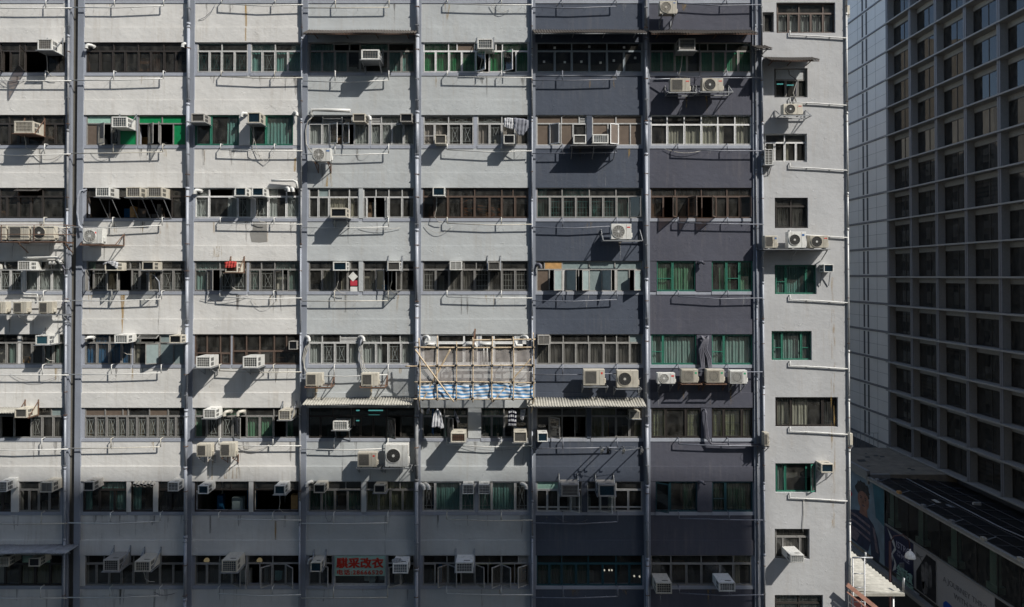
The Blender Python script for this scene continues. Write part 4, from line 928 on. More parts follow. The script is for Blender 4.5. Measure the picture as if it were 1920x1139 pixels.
# ------------------------------------------------------------------ vent elbows, ducts and loose pipework
def pathpipe(name, lab, cat, pts, r, m, parts=None, group=None, n=10):
    Q = [P(x, y, -d) for x, y, d in pts]; o = MB(); o.tube(Q, r, m, n)
    ob = o.build(name, None, origin=Q[0]); tag(ob, lab, cat, group); return ob
def elbow(px, py, lab, r=.065, m='pvc_white', left=True, drop=.16):
    q = P(px, py, -.12); o = MB(); s_ = -1 if left else 1
    pts = [(q.x - s_ * .14, .05, q.z + .0), (q.x - s_ * .1, -.08, q.z + .02), (q.x - s_ * .02, -.17, q.z + .02), (q.x + s_ * .03, -.2, q.z - .03), (q.x + s_ * .04, -.2, q.z - drop)]
    o.tube(pts, r, m, 12, caps=False); o.tube([pts[-1], (pts[-1][0], pts[-1][1], pts[-1][2] - .015)], [r * 1.12, r * 1.12], m, 12); o.disc((q.x - s_ * .14, q.z), r * 1.2, -.02, .03, m, 14)
    o.tube([(pts[-1][0], pts[-1][1], pts[-1][2] - .012), (pts[-1][0], pts[-1][1], pts[-1][2] - .018)], r * .9, 'black_gap', 12)
    ob = o.build('vent_elbow', None, origin=q); tag(ob, lab, 'vent pipe', 'exhaust vent elbows at the window heads')
E_ = [(166, 86, 'white vent elbow at the left end of the first full row, second bay', 1), (346, 84, 'white vent elbow at the right end of the first full row, second bay', 1),
      (456, 214, 'vent elbow on the pier between the two green windows, second row, third bay', 1), (556, 212, 'vent elbow at the right end of the second row, third bay', 0),
      (693, 220, 'white vent elbow mid window, second row, fourth bay', 0), (368, 358, 'white vent elbow left of the white windows, third row, third bay', 1),
      (541, 354, 'left white vent stub of two under a bent duct, third row, third bay', 0), (549, 354, 'right white vent stub of two under a bent duct, third row, third bay', 0),
      (97, 494, 'left round vent mouth of three, fourth row, leftmost bay', 0), (104, 494, 'middle round vent mouth of three, fourth row, leftmost bay', 0), (116, 493, 'right round vent mouth of three, fourth row, leftmost bay', 0),
      (3, 499, 'grey vent elbow at the left picture edge, fourth row', 0), (165, 634, 'round cream vent, left end of fifth row, second bay', 1),
      (579, 633, 'white vent elbow above left pipes, fifth row, fourth bay', 0), (681, 633, 'white vent elbow above right pipes, fifth row, fourth bay', 0),
      (803, 632, 'white vent elbow behind the scaffold left end', 0), (987, 632, 'white vent elbow behind the scaffold right end', 0),
      (424, 773, 'left vent pair of brown stubs, sixth row, third bay', 1), (449, 773, 'right vent pair of brown stubs, sixth row, third bay', 1),
      (578, 905, 'vent elbow at the left end, seventh row, fourth bay', 1), (794, 910, 'first white vent capsule of the left two, seventh row, fifth bay', 0), (803, 910, 'second white vent capsule of the left two, seventh row, fifth bay', 0),
      (985, 909, 'lone white vent capsule at the right end, seventh row, fifth bay', 0), (1012, 497, 'dark vent elbow at the left end, fourth row, sixth bay', 0),
      (1317, 493, 'purple-grey vent knob between green windows, fourth row, seventh bay', 0), (1318, 905, 'purple-grey vent knob between dark windows, seventh row, seventh bay', 0), (582, 1049, 'grey vent elbow left of the red-lettered sign, bottom row', 1)]
for x, y, lb, l in E_:
    m = 'pvc_white'
    if 'dark' in lb or 'grey' in lb.split()[0]: m = 'hose_grey'
    if 'purple' in lb or lb.startswith('dark'): m = 'pipe_dark'
    if 'brown' in lb: m = 'pvc_dirty'
    elbow(x, y, lb, m=m, left=bool(l), drop=.02 if 'round' in lb or 'knob' in lb else .13)
pathpipe('exhaust_duct', 'fat white horizontal duct above the windows, second row, fourth bay', 'duct', [(586, 219, .1), (582, 213, .22), (585, 206, .22), (620, 207, .22), (657, 208, .22)], .075, 'pvc_white')
pathpipe('exhaust_duct', 'long white duct bending down at its right end, third row, third bay', 'duct', [(509, 339, .16), (530, 339, .18), (550, 339, .2), (556, 342, .2), (558, 354, .2)], .05, 'pvc_white')
pathpipe('exhaust_duct', 'horizontal cream duct above the windows, fourth row, leftmost bay', 'duct', [(44, 484, .1), (52, 484, .16), (106, 483, .18), (110, 486, .2), (110, 492, .2)], .055, 'pvc_white')
for dx in (0, 3, 6):
    pathpipe('refrigerant_hose', 'cluster of thin pale hoses curving down, fifth row, left end of fourth bay', 'hose', [(579, 636, .15), (577 - dx, 655, .12), (571 - dx * .6, 672, .12), (570 + dx * .2, 690, .12), (575, 700, .2)], .02, 'hose_grey', group='hoses at the left of the fourth bay')
    pathpipe('refrigerant_hose', 'pale hose looping down mid window, fifth row, fourth bay', 'hose', [(682, 636, .15), (678 - dx, 655, .12), (675 + dx, 676, .12), (677 + dx, 690, .12), (682 + dx * 2, 699, .2)], .017, 'hose_grey', group='hoses in the middle of the fourth bay')
for sx, nm in ((0, 'left'), (1, 'right')):
    for k in range(3):
        x = 1317 + sx * 13; q = 3 * k - 3
        pathpipe('insulated_pipe', 'dark insulated pipe bundle, %s of the two between mint windows, seventh bay' % nm, 'pipe', [(x - (6 if sx else -6), 633, .02), (x - 2, 631, .1), (x + q * .5 - 4 * (1 - 2 * sx) * -1, 637, .14), (x + q - 3 + sx * -6, 655, .13), (x + q - 1, 672, .12), (x + q * .8 + 1, 690, .12), (x + (-20 if not sx else 4) * (1 - sx) + 2, 697, .2)], .042, 'pipe_dark', group='insulated pipes, %s bundle' % nm)
for k in range(3):
    pathpipe('insulated_pipe', 'dark pipe bundle dropping between the curtained windows then running right, sixth row, seventh bay', 'pipe', [(1318, 769, .02), (1322, 768, .12), (1325 - k, 775, .15), (1322 + 2 * k, 800, .12), (1324 + 2 * k, 822 - k, .13), (1334, 832 + k, .16), (1380, 834 + k * 1.5, .16), (1426, 833 + k, .16)], .03, 'pipe_dark', group='pipe bundle running right below the sixth row')
for k in range(3):
    pathpipe('insulated_pipe', 'grey hoses curling down the recessed pilaster, third row, left of second bay', 'pipe', [(163, 355, .02), (152 - k, 358, .14), (147 - k, 370, .14), (146 - k, 400, .14), (147 + k, 422, .16), (154 + k, 429, .3)], .018, 'pipe_blue', group='hoses on the recessed pilaster')
for k in range(5):
    pathpipe('insulated_pipe', 'tangled dark pipes right of the caged condensers, third row, leftmost bay', 'pipe', [(103, 445 - 4 * k, .4), (110, 438 - 3 * k, .35), (117, 428 + 2 * k, .25), (123, 432 + 3 * k, .14), (125, 445 + 4 * k, .12), (121, 453, .12)], .014, 'pipe_dark' if k % 2 else 'hose_grey', group='tangled pipes by the pilaster')
pathpipe('insulated_pipe', 'dark hose dropping beside the right drain pipe, fourth row, leftmost bay', 'pipe', [(117, 497, .15), (121, 504, .14), (123, 530, .13), (123, 560, .13), (116, 572, .3)], .028, 'pipe_dark')
pathpipe('insulated_pipe', 'pale pipe leaving the window bottom and turning right, fourth row, leftmost bay', 'pipe', [(41, 520, .1), (41, 546, .1), (46, 551, .1), (70, 552, .1), (71, 560, .12)], .022, 'pvc_white')
pathpipe('hanging_cable', 'thin sagging cable on the white wall at the top, third bay', 'cable', [(372, 38, .02), (384, 33, .05), (396, 22, .06), (404, 8, .06)], .009, 'pipe_dark')
pathpipe('hanging_cable', 'long pale cable swinging below the blue-faced unit, second row, third bay', 'cable', [(468, 232, .3), (474, 250, .2), (480, 275, .12), (487, 296, .1), (498, 304, .1), (512, 292, .1)], .011, 'hose_grey')
pathpipe('hanging_cable', 'coiled pale hose at the right end, fourth row, second bay', 'cable', [(274, 514, .3), (288, 516, .25), (298, 528, .2), (299, 545, .15), (298, 560, .14)], .018, 'pipe_blue')
pathpipe('hanging_cable', 'looping cable below the seventh row, fourth bay', 'cable', [(610, 925, .2), (611, 970, .1), (615, 979, .08), (620, 978, .08), (624, 968, .08)], .008, 'pipe_dark')
pathpipe('hanging_cable', 'thin cable hanging below the open green window on the end wall', 'cable', [(1507, 938, .03), (1507, 960, .03), (1505, 990, .03), (1506, 998, .05)], .012, 'hose_grey')
for k in range(2):
    pathpipe('insulated_pipe', 'dark pipe through the top of the awninged end wall window', 'pipe', [(1478, 131, -.05), (1480, 140, .06), (1490, 147, .1), (1494, 152, .1), (1492 - 5 * k, 175, .06), (1485 + 8 * k, 192, .06)], .022, 'pipe_dark' if not k else 'hose_grey', group='pipes at the awninged window')
pathpipe('insulated_pipe', 'thin dark pipe running from awning down to condensers, first full row, seventh bay', 'pipe', [(1312, 80, .1), (1312, 110, .1), (1313, 145, .15)], .018, 'pipe_dark')
pathpipe('insulated_pipe', 'pale flexible pipe from the drain pipe to the condensers, first full row, seventh bay', 'pipe', [(1214, 105, .15), (1215, 135, .15), (1219, 149, .16), (1232, 149, .18), (1256, 148, .3)], .02, 'pipe_blue')
pathpipe('insulated_pipe', 'pale hose loops at the left end, second row, fourth bay', 'pipe', [(587, 218, .15), (577, 228, .14), (573, 245, .12), (574, 270, .12), (584, 287, .25)], .02, 'hose_grey')

q = P(267, 908, -.05); t = thing('duct_bundle', 'bundle of six silver duct mouths packed in the narrow middle window, seventh row, second bay', 'duct', q)
for k in range(6):
    x = P(251 + 6.6 * k, 908 + (k % 2) * 1.5, -.2); o = MB(); o.tube([(x.x, .2, x.z + .03), (x.x, -.12, x.z + .02), (x.x + .04, -.24, x.z - .03)], .065, 'hose_grey', 10, caps=False); o.tube([(x.x + .02, -.18, x.z - .005), (x.x + .026, -.2, x.z - .012)], .055, 'black_gap', 10); o.build('duct_mouth', t)
# ------------------------------------------------------------------ awnings
def awning(name, lab, x0p, x1p, y0p, y1p, p, m, depth0=.0, corr=.11, und='steel_grey', br=4):
    """corrugated sheet from the wall (pixel row y0p) down to its front edge (pixel row y1p) at distance p"""
    za = P((x0p + x1p) / 2, y0p, -depth0).z; q0 = P(x0p, y1p, -p); q1 = P(x1p, y1p, -p); zb_ = q0.z
    t = thing(name, lab, 'awning', ((q0.x + q1.x) / 2, -.03, zb_)); o = MB(); n = int((q1.x - q0.x) / corr * 6); b = 0; i = o.mi(m)
    for k in range(n + 1):
        x = q0.x + (q1.x - q0.x) * k / n; h = .022 * math.sin(k * math.pi / 3)
        for f in (0, .5, 1): o.v.append((x, -depth0 - .02 + (-p + depth0 + .02 - .02 * math.sin(x * 3.1) * (f == 1)) * f, za + (zb_ - za) * f + h + .012 * math.sin(x * 2 + f)))
    for k in range(n):
        for f in (0, 1):
            a = k * 3 + f; o.f.append((a, a + 1, a + 4, a + 3)); o.m.append(i); o.sm.append(True)
    sh = o.build('roof_sheet', t); sm = sh.modifiers.new('thick', 'SOLIDIFY'); sm.thickness = .008
    for k in range(br):
        x = q0.x + (q1.x - q0.x) * (k + .3) / (br - .4); o = MB()
        o.bar((x, -depth0 - .02, za - .05), (x, -p + .06, zb_ - .035), .035, .035, und); o.bar((x, -depth0 - .03, za - .35), (x, -p * .7, zb_ + (za - zb_) * .3 - .06), .03, .03, und); o.build('bracket', t)
    o = MB(); o.box(q0.x, q1.x, -p + .03, -p + .06, zb_ - .05, zb_ - .015, und); o.build('edge_rail', t)
    return t
awning('corrugated_awning', 'dark rusty corrugated awning over the first full row, fourth bay', 567, 778, 57, 62, .9, 'tin_dark', und='rust')
awning('corrugated_awning', 'dark corrugated awning over the square-paned white-stickered windows, sixth bay', 1000, 1213, 56, 61, .9, 'tin_dark')
awning('corrugated_awning', 'dark corrugated awning over the first full row, seventh bay', 1222, 1422, 57, 62, .9, 'tin_dark', und='rust')
awning('corrugated_awning', 'pale corrugated awning below the tan condensers, fourth bay', 566, 772, 745, 759, .85, 'tin_light')
awning('corrugated_awning', 'pale corrugated awning right of the bamboo scaffold, sixth bay', 988, 1212, 745, 762, .85, 'tin_light')
awning('corrugated_awning', 'short pale corrugated awning at the left picture edge, sixth row', -60, 26, 764, 774, .7, 'tin_light', br=2)
awning('corrugated_awning', 'dark ragged corrugated awning above the bottom row, leftmost bay', -80, 122, 1021, 1038, .9, 'tin_bluish')
awning('corrugated_awning', 'small thin awning over a single window of the end wall', 1443, 1537, 108, 112.5, .75, 'tin_dark', br=3, und='rust')
awning('corrugated_awning', 'stub of dark awning beside the drain pipes at the end wall left edge', 1420, 1449, 86, 91, .8, 'tin_dark', br=2)
# ------------------------------------------------------------------ bamboo scaffold with its net and striped sheet
m, n, L, out = nodes('bamboo')
b_ = n.new('ShaderNodeBsdfPrincipled'); b_.inputs['Roughness'].default_value = .5; g = n.new('ShaderNodeNewGeometry')
c1 = ramp(n, L, noise(n, L, 7, 4, g.outputs['Position']), .3, .7, (.33, .25, .16), (.56, .46, .32)); L.new(c1, b_.inputs['Base Color']); L.new(b_.outputs[0], out.inputs[0])
m, n, L, out = nodes('net')
d = n.new('ShaderNodeBsdfDiffuse'); d.inputs[0].default_value = (.42, .39, .37, 1); tr_ = n.new('ShaderNodeBsdfTransparent'); mx = n.new('ShaderNodeMixShader'); g = n.new('ShaderNodeNewGeometry')
L.new(ramp(n, L, noise(n, L, 1.6, 5, g.outputs['Position'], (1, 1, 2)), .3, .75, (.40, .40, .40), (.66, .66, .66)), mx.inputs[0]); L.new(tr_.outputs[0], mx.inputs[1]); L.new(d.outputs[0], mx.inputs[2]); L.new(mx.outputs[0], out.inputs[0])
m, n, L, out = nodes('striped_sheet')
b_ = n.new('ShaderNodeBsdfPrincipled'); b_.inputs['Roughness'].default_value = .42; uv = n.new('ShaderNodeAttribute'); uv.attribute_name = 'stripe'
md = n.new('ShaderNodeMath'); md.operation = 'FRACT'; L.new(uv.outputs['Fac'], md.inputs[0]); gt = n.new('ShaderNodeMath'); gt.operation = 'GREATER_THAN'; gt.inputs[1].default_value = .5; L.new(md.outputs[0], gt.inputs[0])
L.new(mixc(n, L, gt.outputs[0], (.62, .64, .66), (.09, .25, .47)), b_.inputs['Base Color']); L.new(b_.outputs[0], out.inputs[0])
sc_ = P(890, 690, -.9); scf = thing('bamboo_scaffold', 'bamboo pole scaffold lashed in front of the white-framed window, fifth bay', 'scaffold', (sc_.x, -.9, P(890, 750, -.9).z))
def pole(a, b, name='pole', r=.029):
    A = P(a[0], a[1], -a[2]); B = P(b[0], b[1], -b[2]); o = MB(); nseg = max(4, int((B - A).length / .12)); pts = []; rr = []
    rs_ = random.uniform(.78, 1.12); u = random.uniform(-.05, .05); v = random.uniform(-.03, .03)
    for k in range(nseg + 1):
        f = k / nseg; s_ = math.sin(f * math.pi); pts.append(A.lerp(B, f) + Vector((u * s_, 0, v * s_))); rr.append(r * rs_ * (1.14 if k % 3 == 1 else 1) * (1 - .15 * f))
    o.tube(pts, rr, 'bamboo', 8); o.build(name, scf)
for x, ya, yb in ((786, 634, 754), (820, 630, 752), (855.5, 641, 753), (886.5, 633, 755), (922.5, 631, 754), (962, 632, 752), (1000, 624, 753)): pole((x, yb, .92), (x + random.uniform(-1, 1), ya, .92))
for x0, x1, y in ((882, 1004, 637), (777, 1003, 652.5), (760, 1003, 686), (777, 1004, 718), (775, 1004, 748)): pole((x0, y + random.uniform(-1.5, 1.5), .87), (x1, y - random.uniform(-1.5, 1.5), .87))
for a, b in (((778.5, 656, .97), (851, 754, .97)), ((845, 654, .83), (792, 752, .83)), ((996, 672, .83), (924, 754, .83))): pole(a, b, r=.034)
for x in (786, 886, 1000): pole((x, 748, .9), (x, 742, .05)); pole((x, 688, .9), (x, 686, .05)) if x != 886 else None
pole((786, 750, .9), (790, 775, .05)) ; pole((1000, 750, .9), (996, 775, .05))
o = MB()
for x in (786, 820, 855.5, 886.5, 922.5, 962, 1000):
    for y in (652.5, 686, 718, 748):
        q = P(x, y, -.9); o.tube([(q.x - .02, q.y, q.z - .05), (q.x + .01, q.y, q.z + .05)], .05, 'black_gap', 7)
tag(o.build('lashing', scf), kind='stuff')
o = MB(); a = P(887, 655, -.8); b = P(891, 617, -.5); o.bar((a.x, -.75, a.z), (b.x, -.5, b.z), .07, .05, 'rust'); o.bar((b.x, -.5, b.z - .02), (b.x - .15, -.05, b.z - .3), .03, .03, 'steel_grey'); tag(o.build('old_bracket', None, origin=(a.x, -.5, a.z)), 'rusty upright steel bracket poking above the bamboo scaffold', 'bracket')
def sheet(x0, x1, ytop, ybot, d, nx, nz, amp, m, name, lab, cat, dip=0, stripes=0):
    o = MB(); i = o.mi(m); fr = []
    for k in range(nx + 1):
        f = k / nx; px = x0 + (x1 - x0) * f
        for j in range(nz + 1):
            g_ = j / nz; py = ytop + (ybot - ytop) * g_ + dip * (1 - g_) * abs(math.sin(f * math.pi * 6)) + (stripes > 0) * ((1 - g_) * 2.2 * math.sin(f * 15 + 1) + g_ * 1.6 * math.sin(f * 21)) 
            q = P(px, py, -d)
            w_ = amp * (math.sin(f * 37 + 3 * g_) * .5 + math.sin(f * 71 - 5 * g_ + 1) * .35 + math.sin(f * 23 + g_ * 9) * .4 + random.uniform(-.25, .25))
            o.v.append((q.x, q.y + w_, q.z)); fr.append(g_ * stripes + .07 * math.sin(f * 19 + 2 * g_) + .04 * math.sin(f * 43) + .22 * math.sin(f * 11 + 1.3 * g_) * g_ + .05 * math.sin(f * 67 + 6 * g_))
    for k in range(nx):
        for j in range(nz):
            a = k * (nz + 1) + j; o.f.append((a, a + nz + 1, a + nz + 2, a + 1)); o.m.append(i); o.sm.append(True)
    ob = o.build(name, None, origin=P((x0 + x1) / 2, ybot, -d)); tag(ob, lab, cat)
    if stripes:
        at = ob.data.attributes.new('stripe', 'FLOAT', 'POINT'); at.data.foreach_set('value', fr)
    return ob
sheet(783, 998, 651, 719, .84, 60, 12, .02, 'net', 'safety_net', 'sheer grey safety net stretched inside the bamboo scaffold', 'net', dip=5)
sheet(783, 999, 720, 749, .84, 110, 14, .035, 'striped_sheet', 'striped_sheet', 'blue and white striped plastic sheet along the scaffold bottom', 'plastic sheet', stripes=4.5)
# the new white duct work in the window behind it
for pts, lb in (([(815, 646, .12), (800, 645, .12), (796, 650, .12)], 'white bent duct in the left light behind the scaffold'), ([(873, 646, .1), (890, 645, .12), (893, 650, .1), (893, 660, .05)], 'white duct left of the centre post behind the scaffold'),
                ([(899, 646, .1), (920, 645, .12)], 'white duct right of the centre post behind the scaffold'), ([(966, 640, .12), (968, 648, .12), (980, 648, .12)], 'white duct in the right light behind the scaffold')):
    pathpipe('duct_piece', lb, 'duct', pts, .06, 'pvc_white')
for x, lb in ((907, 'left white upright tube behind the scaffold'), (913.5, 'right white upright tube behind the scaffold')): pathpipe('duct_piece', lb, 'duct', [(x, 648, .08), (x, 684, .08)], .028, 'pvc_white')

# ------------------------------------------------------------------ laundry and small hanging things
def cloth_piece(name, lab, pts, d, m, amp=.03, cat='laundry', stripes=None):
    """hanging piece: pts = outline columns [(x, ytop, ybot)...] in pixels"""
    o = MB(); nz = 8; cols = []
    N = 14
    for k in range(N + 1):
        f = k / N * (len(pts) - 1); i0 = min(int(f), len(pts) - 2); g_ = f - i0
        x = pts[i0][0] * (1 - g_) + pts[i0 + 1][0] * g_; ya = pts[i0][1] * (1 - g_) + pts[i0 + 1][1] * g_; yb = pts[i0][2] * (1 - g_) + pts[i0 + 1][2] * g_
        for j in range(nz + 1):
            q = P(x, ya + (yb - ya) * j / nz, -d); o.v.append((q.x, q.y + amp * math.sin(k * 1.9 + j * .3) + .01 * math.sin(j * 2.1), q.z))
    for k in range(N):
        for j in range(nz):
            a = k * (nz + 1) + j; mm_ = m if not stripes else (m, stripes)[j % 2]
            o.f.append((a, a + nz + 1, a + nz + 2, a + 1)); o.m.append(o.mi(mm_)); o.sm.append(True)
    ob = o.build(name, None, origin=P(pts[0][0], pts[0][1], -d)); s_ = ob.modifiers.new('thick', 'SOLIDIFY'); s_.thickness = .006
    return tag(ob, lab, cat)
cloth('cloth_white', (.62, .63, .66), .2); cloth('cloth_grey', (.25, .26, .30), .15); cloth('cloth_navy', (.02, .02, .035), .05); cloth('cloth_blue', (.05, .12, .25), .1); cloth('cloth_red', (.5, .08, .07), .1); cloth('cloth_skyblue', (.2, .45, .48), .1)
cloth_piece('towel', 'white patterned towel hung outside the window, second row, fifth bay', [(945, 222, 238), (953, 221, 241), (962, 222, 243)], .3, 'cloth_white')
cloth_piece('trousers', 'dark grey cloth drooping beside the white towel, second row, fifth bay', [(963, 221, 240), (972, 222, 255), (982, 223, 254), (991, 226, 240)], .3, 'cloth_grey')
cloth_piece('shirt', 'pale shirt with a bright hem below the scaffold left end', [(809, 795, 801), (814, 774, 802), (820, 766, 800), (826, 772, 804), (832, 798, 803)], .55, 'cloth_white')
cloth_piece('trousers', 'narrow dark blue garment behind the pale shirt', [(810, 768, 812), (813, 767, 818)], .4, 'cloth_blue')
cloth_piece('scarf', 'small cream cloth hanging at the far left of the sixth row, fifth bay', [(800, 769, 777), (805, 766, 776)], .35, 'cloth_white')
cloth_piece('shirt', 'black and white striped shirt below the scaffold right end', [(953, 768, 798), (960, 764, 799), (968, 768, 799)], .55, 'cloth_navy', .03, stripes='cloth_white')
cloth_piece('vest', 'small white vest beside the striped shirt', [(976, 768, 786), (980, 769, 790), (985, 767, 775)], .55, 'cloth_white')
cloth_piece('rag', 'grey rag dangling by the open sash, sixth row, fifth bay', [(852, 768, 780), (857, 778, 793), (861, 790, 792)], .3, 'cloth_grey')
cloth_piece('rag', 'white rag slumped over the air conditioner right of the red-lettered sign', [(735, 1050, 1054), (743, 1046, 1058), (755, 1047, 1052)], .68, 'cloth_white')
cloth_piece('rag', 'cream rag draped over an air conditioner, fourth row, second bay', [(193, 494, 497), (203, 490, 493), (214, 490, 500), (221, 492, 505)], .70, 'cloth_white')
cloth_piece('rag', 'red and white sheet wrapped over an air conditioner, fourth row, third bay', [(421, 492, 502), (432, 490, 503), (443, 491, 501)], .72, 'cloth_red')
cloth_piece('rag', 'turquoise cloth in the bottom row window of the third bay', [(515, 1070, 1088), (522, 1070, 1089), (529, 1071, 1086)], -.1, 'cloth_skyblue')
for i, (x, lb) in enumerate(((1127, 'leftmost of four drying poles below the sixth row, sixth bay'), (1139, 'second of four drying poles below the sixth row, sixth bay'), (1168, 'third drying pole hung with rope, sixth row, sixth bay'), (1202, 'rightmost of four drying poles below the sixth row, sixth bay'))):
    t = thing('drying_pole', lb, 'pole', P(x, 838, -.1), 'drying poles sticking out below the sixth row'); A = P(x, 838, -.05); B = P(x + 2, 840, -1.35); o = MB(); o.tube([(A.x, 0, A.z), B], .022, 'steel_grey', 8); o.build('pole', t)
    o = MB()
    for k in range(5):
        f = .5 + .1 * k; q = Vector((A.x, 0, A.z)).lerp(B, f); o.tube([q, q + Vector((.05 * math.sin(k * 2), .0, -.12)), q + Vector((.1 * math.sin(k * 3), .05, -.2 - .04 * (k % 3))), q + Vector((-.03, .1, -.28))], .02, 'hose_grey' if i != 1 else 'black_gap', 5)
    o.build('rope', t)
pathpipe('washing_wire', 'upper slack wire strung between the drying poles', 'wire', [(1127, 838, 1.2), (1150, 841, 1.2), (1180, 838, 1.2), (1202, 840, 1.2)], .007, 'steel_grey')
pathpipe('washing_wire', 'lower slack wire strung between the drying poles', 'wire', [(1127, 840, .8), (1160, 846, .8), (1202, 841, .8)], .007, 'steel_grey')
# white paper squares on the sixth bay's dark panes
for i, (x, y) in enumerate(((1040, 90), (1105, 88), (1170, 89), (1020, 116), (1059, 117), (1090, 116), (1126, 118), (1151, 114), (1191, 109))):
    q = P(x, y, .035); o = MB(); s_ = .045; o.box(q.x - s_, q.x + s_, .030, .036, q.z - s_, q.z + s_, 'paper'); ob = o.build('paper_square', None, origin=q)
    tag(ob, 'small white paper square, %s from the left on the %s panes, awninged sixth bay' % (['first', 'second', 'third', 'first', 'second', 'third', 'fourth', 'fifth', 'sixth'][i], 'upper' if i < 3 else 'lower'), 'paper', 'paper squares on the dark panes')
# notices in a fourth-bay pane
q = P(662, 519, .0); o = MB(); s_ = .2
o.face([(q.x - s_, -.01, q.z), (q.x, -.01, q.z - s_), (q.x + s_, -.01, q.z), (q.x, -.01, q.z + s_)], 'paper'); o.face([(q.x - s_, -.004, q.z), (q.x, -.004, q.z + s_), (q.x + s_, -.004, q.z), (q.x, -.004, q.z - s_)], 'paper'); tag(o.build('diamond_notice', None, origin=q), 'cream diamond-shaped notice on a pane, fourth row, fourth bay', 'notice')
for (y0, y1, m, lb) in ((526, 536, 'red_paper', 'red notice under the cream diamond, fourth row, fourth bay'), (538, 547, 'paper', 'white notice under the red one, fourth row, fourth bay')):
    a = P(657, y1, 0); b = P(670, y0, 0); o = MB(); o.box(a.x, b.x, -.008, -.002, a.z, b.z, m); tag(o.build('notice', None, origin=a), lb, 'notice')

# ------------------------------------------------------------------ tailor's sign
a = P(627.5, 1080, -.02); b = P(722.5, 1043, -.02)
sg = thing('shop_sign', 'pale green window sign with red Chinese lettering and a telephone number', 'sign', ((a.x + b.x) / 2, -.02, a.z))
plain('sign_board', (.27, .42, .36), .5, var=.05); plain('sign_red', (.40, .028, .015), .5, var=.05)
o = MB(); o.box(a.x, b.x, -.03, -.012, a.z, b.z, 'sign_board'); o.build('board', sg)
W_ = b.x - a.x; H_ = b.z - a.z
o = MB(); text_mb(o, '騏采改衣', 'sign_red', H_ * .55, (a.x + W_ * .03, -.034, a.z + H_ * .45), (1, 0, 0), (0, 0, 1), .003, .02, spacing=1.06); LT = o.build('lettering', sg)
o = MB(); text_mb(o, '电话:28666520', 'sign_red', H_ * .29, (a.x + W_ * .05, -.034, a.z + H_ * .08), (1, 0, 0), (0, 0, 1), .003, .007, spacing=1.15); LT2 = o.build('lettering', sg)
for q, wmax in ((LT, .93), (LT2, .90)):
    xs = [v.co.x for v in q.data.vertices]; k = W_ * wmax / (max(xs) - min(xs)); x0_ = min(xs); tgt = -W_ / 2 + W_ * (1 - wmax) / 2
    for v in q.data.vertices: v.co.x = (v.co.x - x0_) * k + tgt
for i, (x0, y0, x1, y1) in enumerate(((683, 1081, 691, 1090), (692, 1080, 703, 1094), (712, 1080, 722, 1088))):
    a = P(x0, y1, .03); b = P(x1, y0, .03); o = MB(); o.box(a.x, b.x, .055, .06, a.z, b.z, 'frosted'); tag(o.build('pattern_paper', None, origin=a), '%s sheet of paper hanging under the red-lettered sign' % ['left', 'middle', 'right'][i], 'paper')
# lamps and lit tubes behind panes
def tube_light(x0, x1, y, d, m, lb, t=.025):
    a = P(x0, y, d); b = P(x1, y, d); o = MB(); o.tube([a, b], t, m, 8); tag(o.build('tube_light', None, origin=a), lb, 'lamp')
tube_light(691, 718, 770, 1.4, 'tube_light', 'upper long turquoise-lit tube light, sixth row, fourth bay'); tube_light(691, 712, 779, 1.5, 'tube_light', 'lower long turquoise-lit tube light, sixth row, fourth bay'); tube_light(668, 674, 770, 1.4, 'tube_light', 'short turquoise-lit tube light, sixth row, fourth bay')
tube_light(668, 675, 789, 1.6, 'tube_light', 'lowest short turquoise-lit tube light, sixth row, fourth bay')
tube_light(892, 922, 1057, 1.0, 'warm_tube', 'left long glowing tube light, bottom row, fifth bay'); tube_light(934, 966, 1057, 1.0, 'warm_tube', 'right long glowing tube light, bottom row, fifth bay')
tube_light(1457, 1468, 158, .6, 'tube_light', 'left tilted tube light in the awninged end wall window'); tube_light(1474, 1488, 160, .6, 'tube_light', 'right tilted tube light in the awninged end wall window')
for x, lb in ((388, 'left round yellow lamp, bottom row, third bay'), (487, 'right round yellow lamp, bottom row, third bay')):
    q = P(x, 1051, .35); o = MB(); o.tube([(q.x, .35, q.z), (q.x, .30, q.z)], .11, 'warm_lamp', 20); tag(o.build('round_lamp', None, origin=q), lb, 'lamp')
for i, (x, y) in enumerate(((1133, 1069), (1142, 1069), (1147, 1069), (1189, 1080), (1199, 1081))):
    q = P(x, y, 1.2); o = MB(); o.tube([(q.x, 1.2, q.z), (q.x, 1.15, q.z)], .035, 'dot_light', 10); tag(o.build('spot_lamp', None, origin=q), 'tiny glowing spot lamp, %s from the left, bottom row, sixth bay' % ['first', 'second', 'third', 'fourth', 'fifth'][i], 'lamp')

# ------------------------------------------------------------------ the office tower along the side street
TX = 44.0; TY = 49.6; TB = 4.36; TZ0 = CZ - 19.6; SH = 3.25; NB = 9; NS = 19
tw = thing('office_tower', 'grey office tower with a deep grid of fins and ledges along the side street', 'building', (TX, 40, 0))
o = MB(); o.box(TX, TX + 25, TY, 90, TZ0 - 3, TZ0 + NS * SH, 'tower_panel'); tpw = o.build('panel_wall', tw)
o = MB(); o.box(TX + .8, TX + 25, TY - NB * TB, TY, TZ0 - 3, TZ0 + NS * SH, 'tower_joint'); o.build('core_wall', tw)
o = MB()
for k in range(-1, NS):
    z = TZ0 + k * SH
    o.box(TX - .012, TX, TY, 89, z - .02, z + .02, 'tower_joint'); o.box(TX - .08, TX, TY, 89, z + .03, z + .20, 'tower_fin'); o.box(TX - .012, TX, TY, 89, z + .2, z + .24, 'tower_joint'); o.box(TX - .006, TX, TY, 89, z + 1.75, z + 1.775, 'tower_joint')
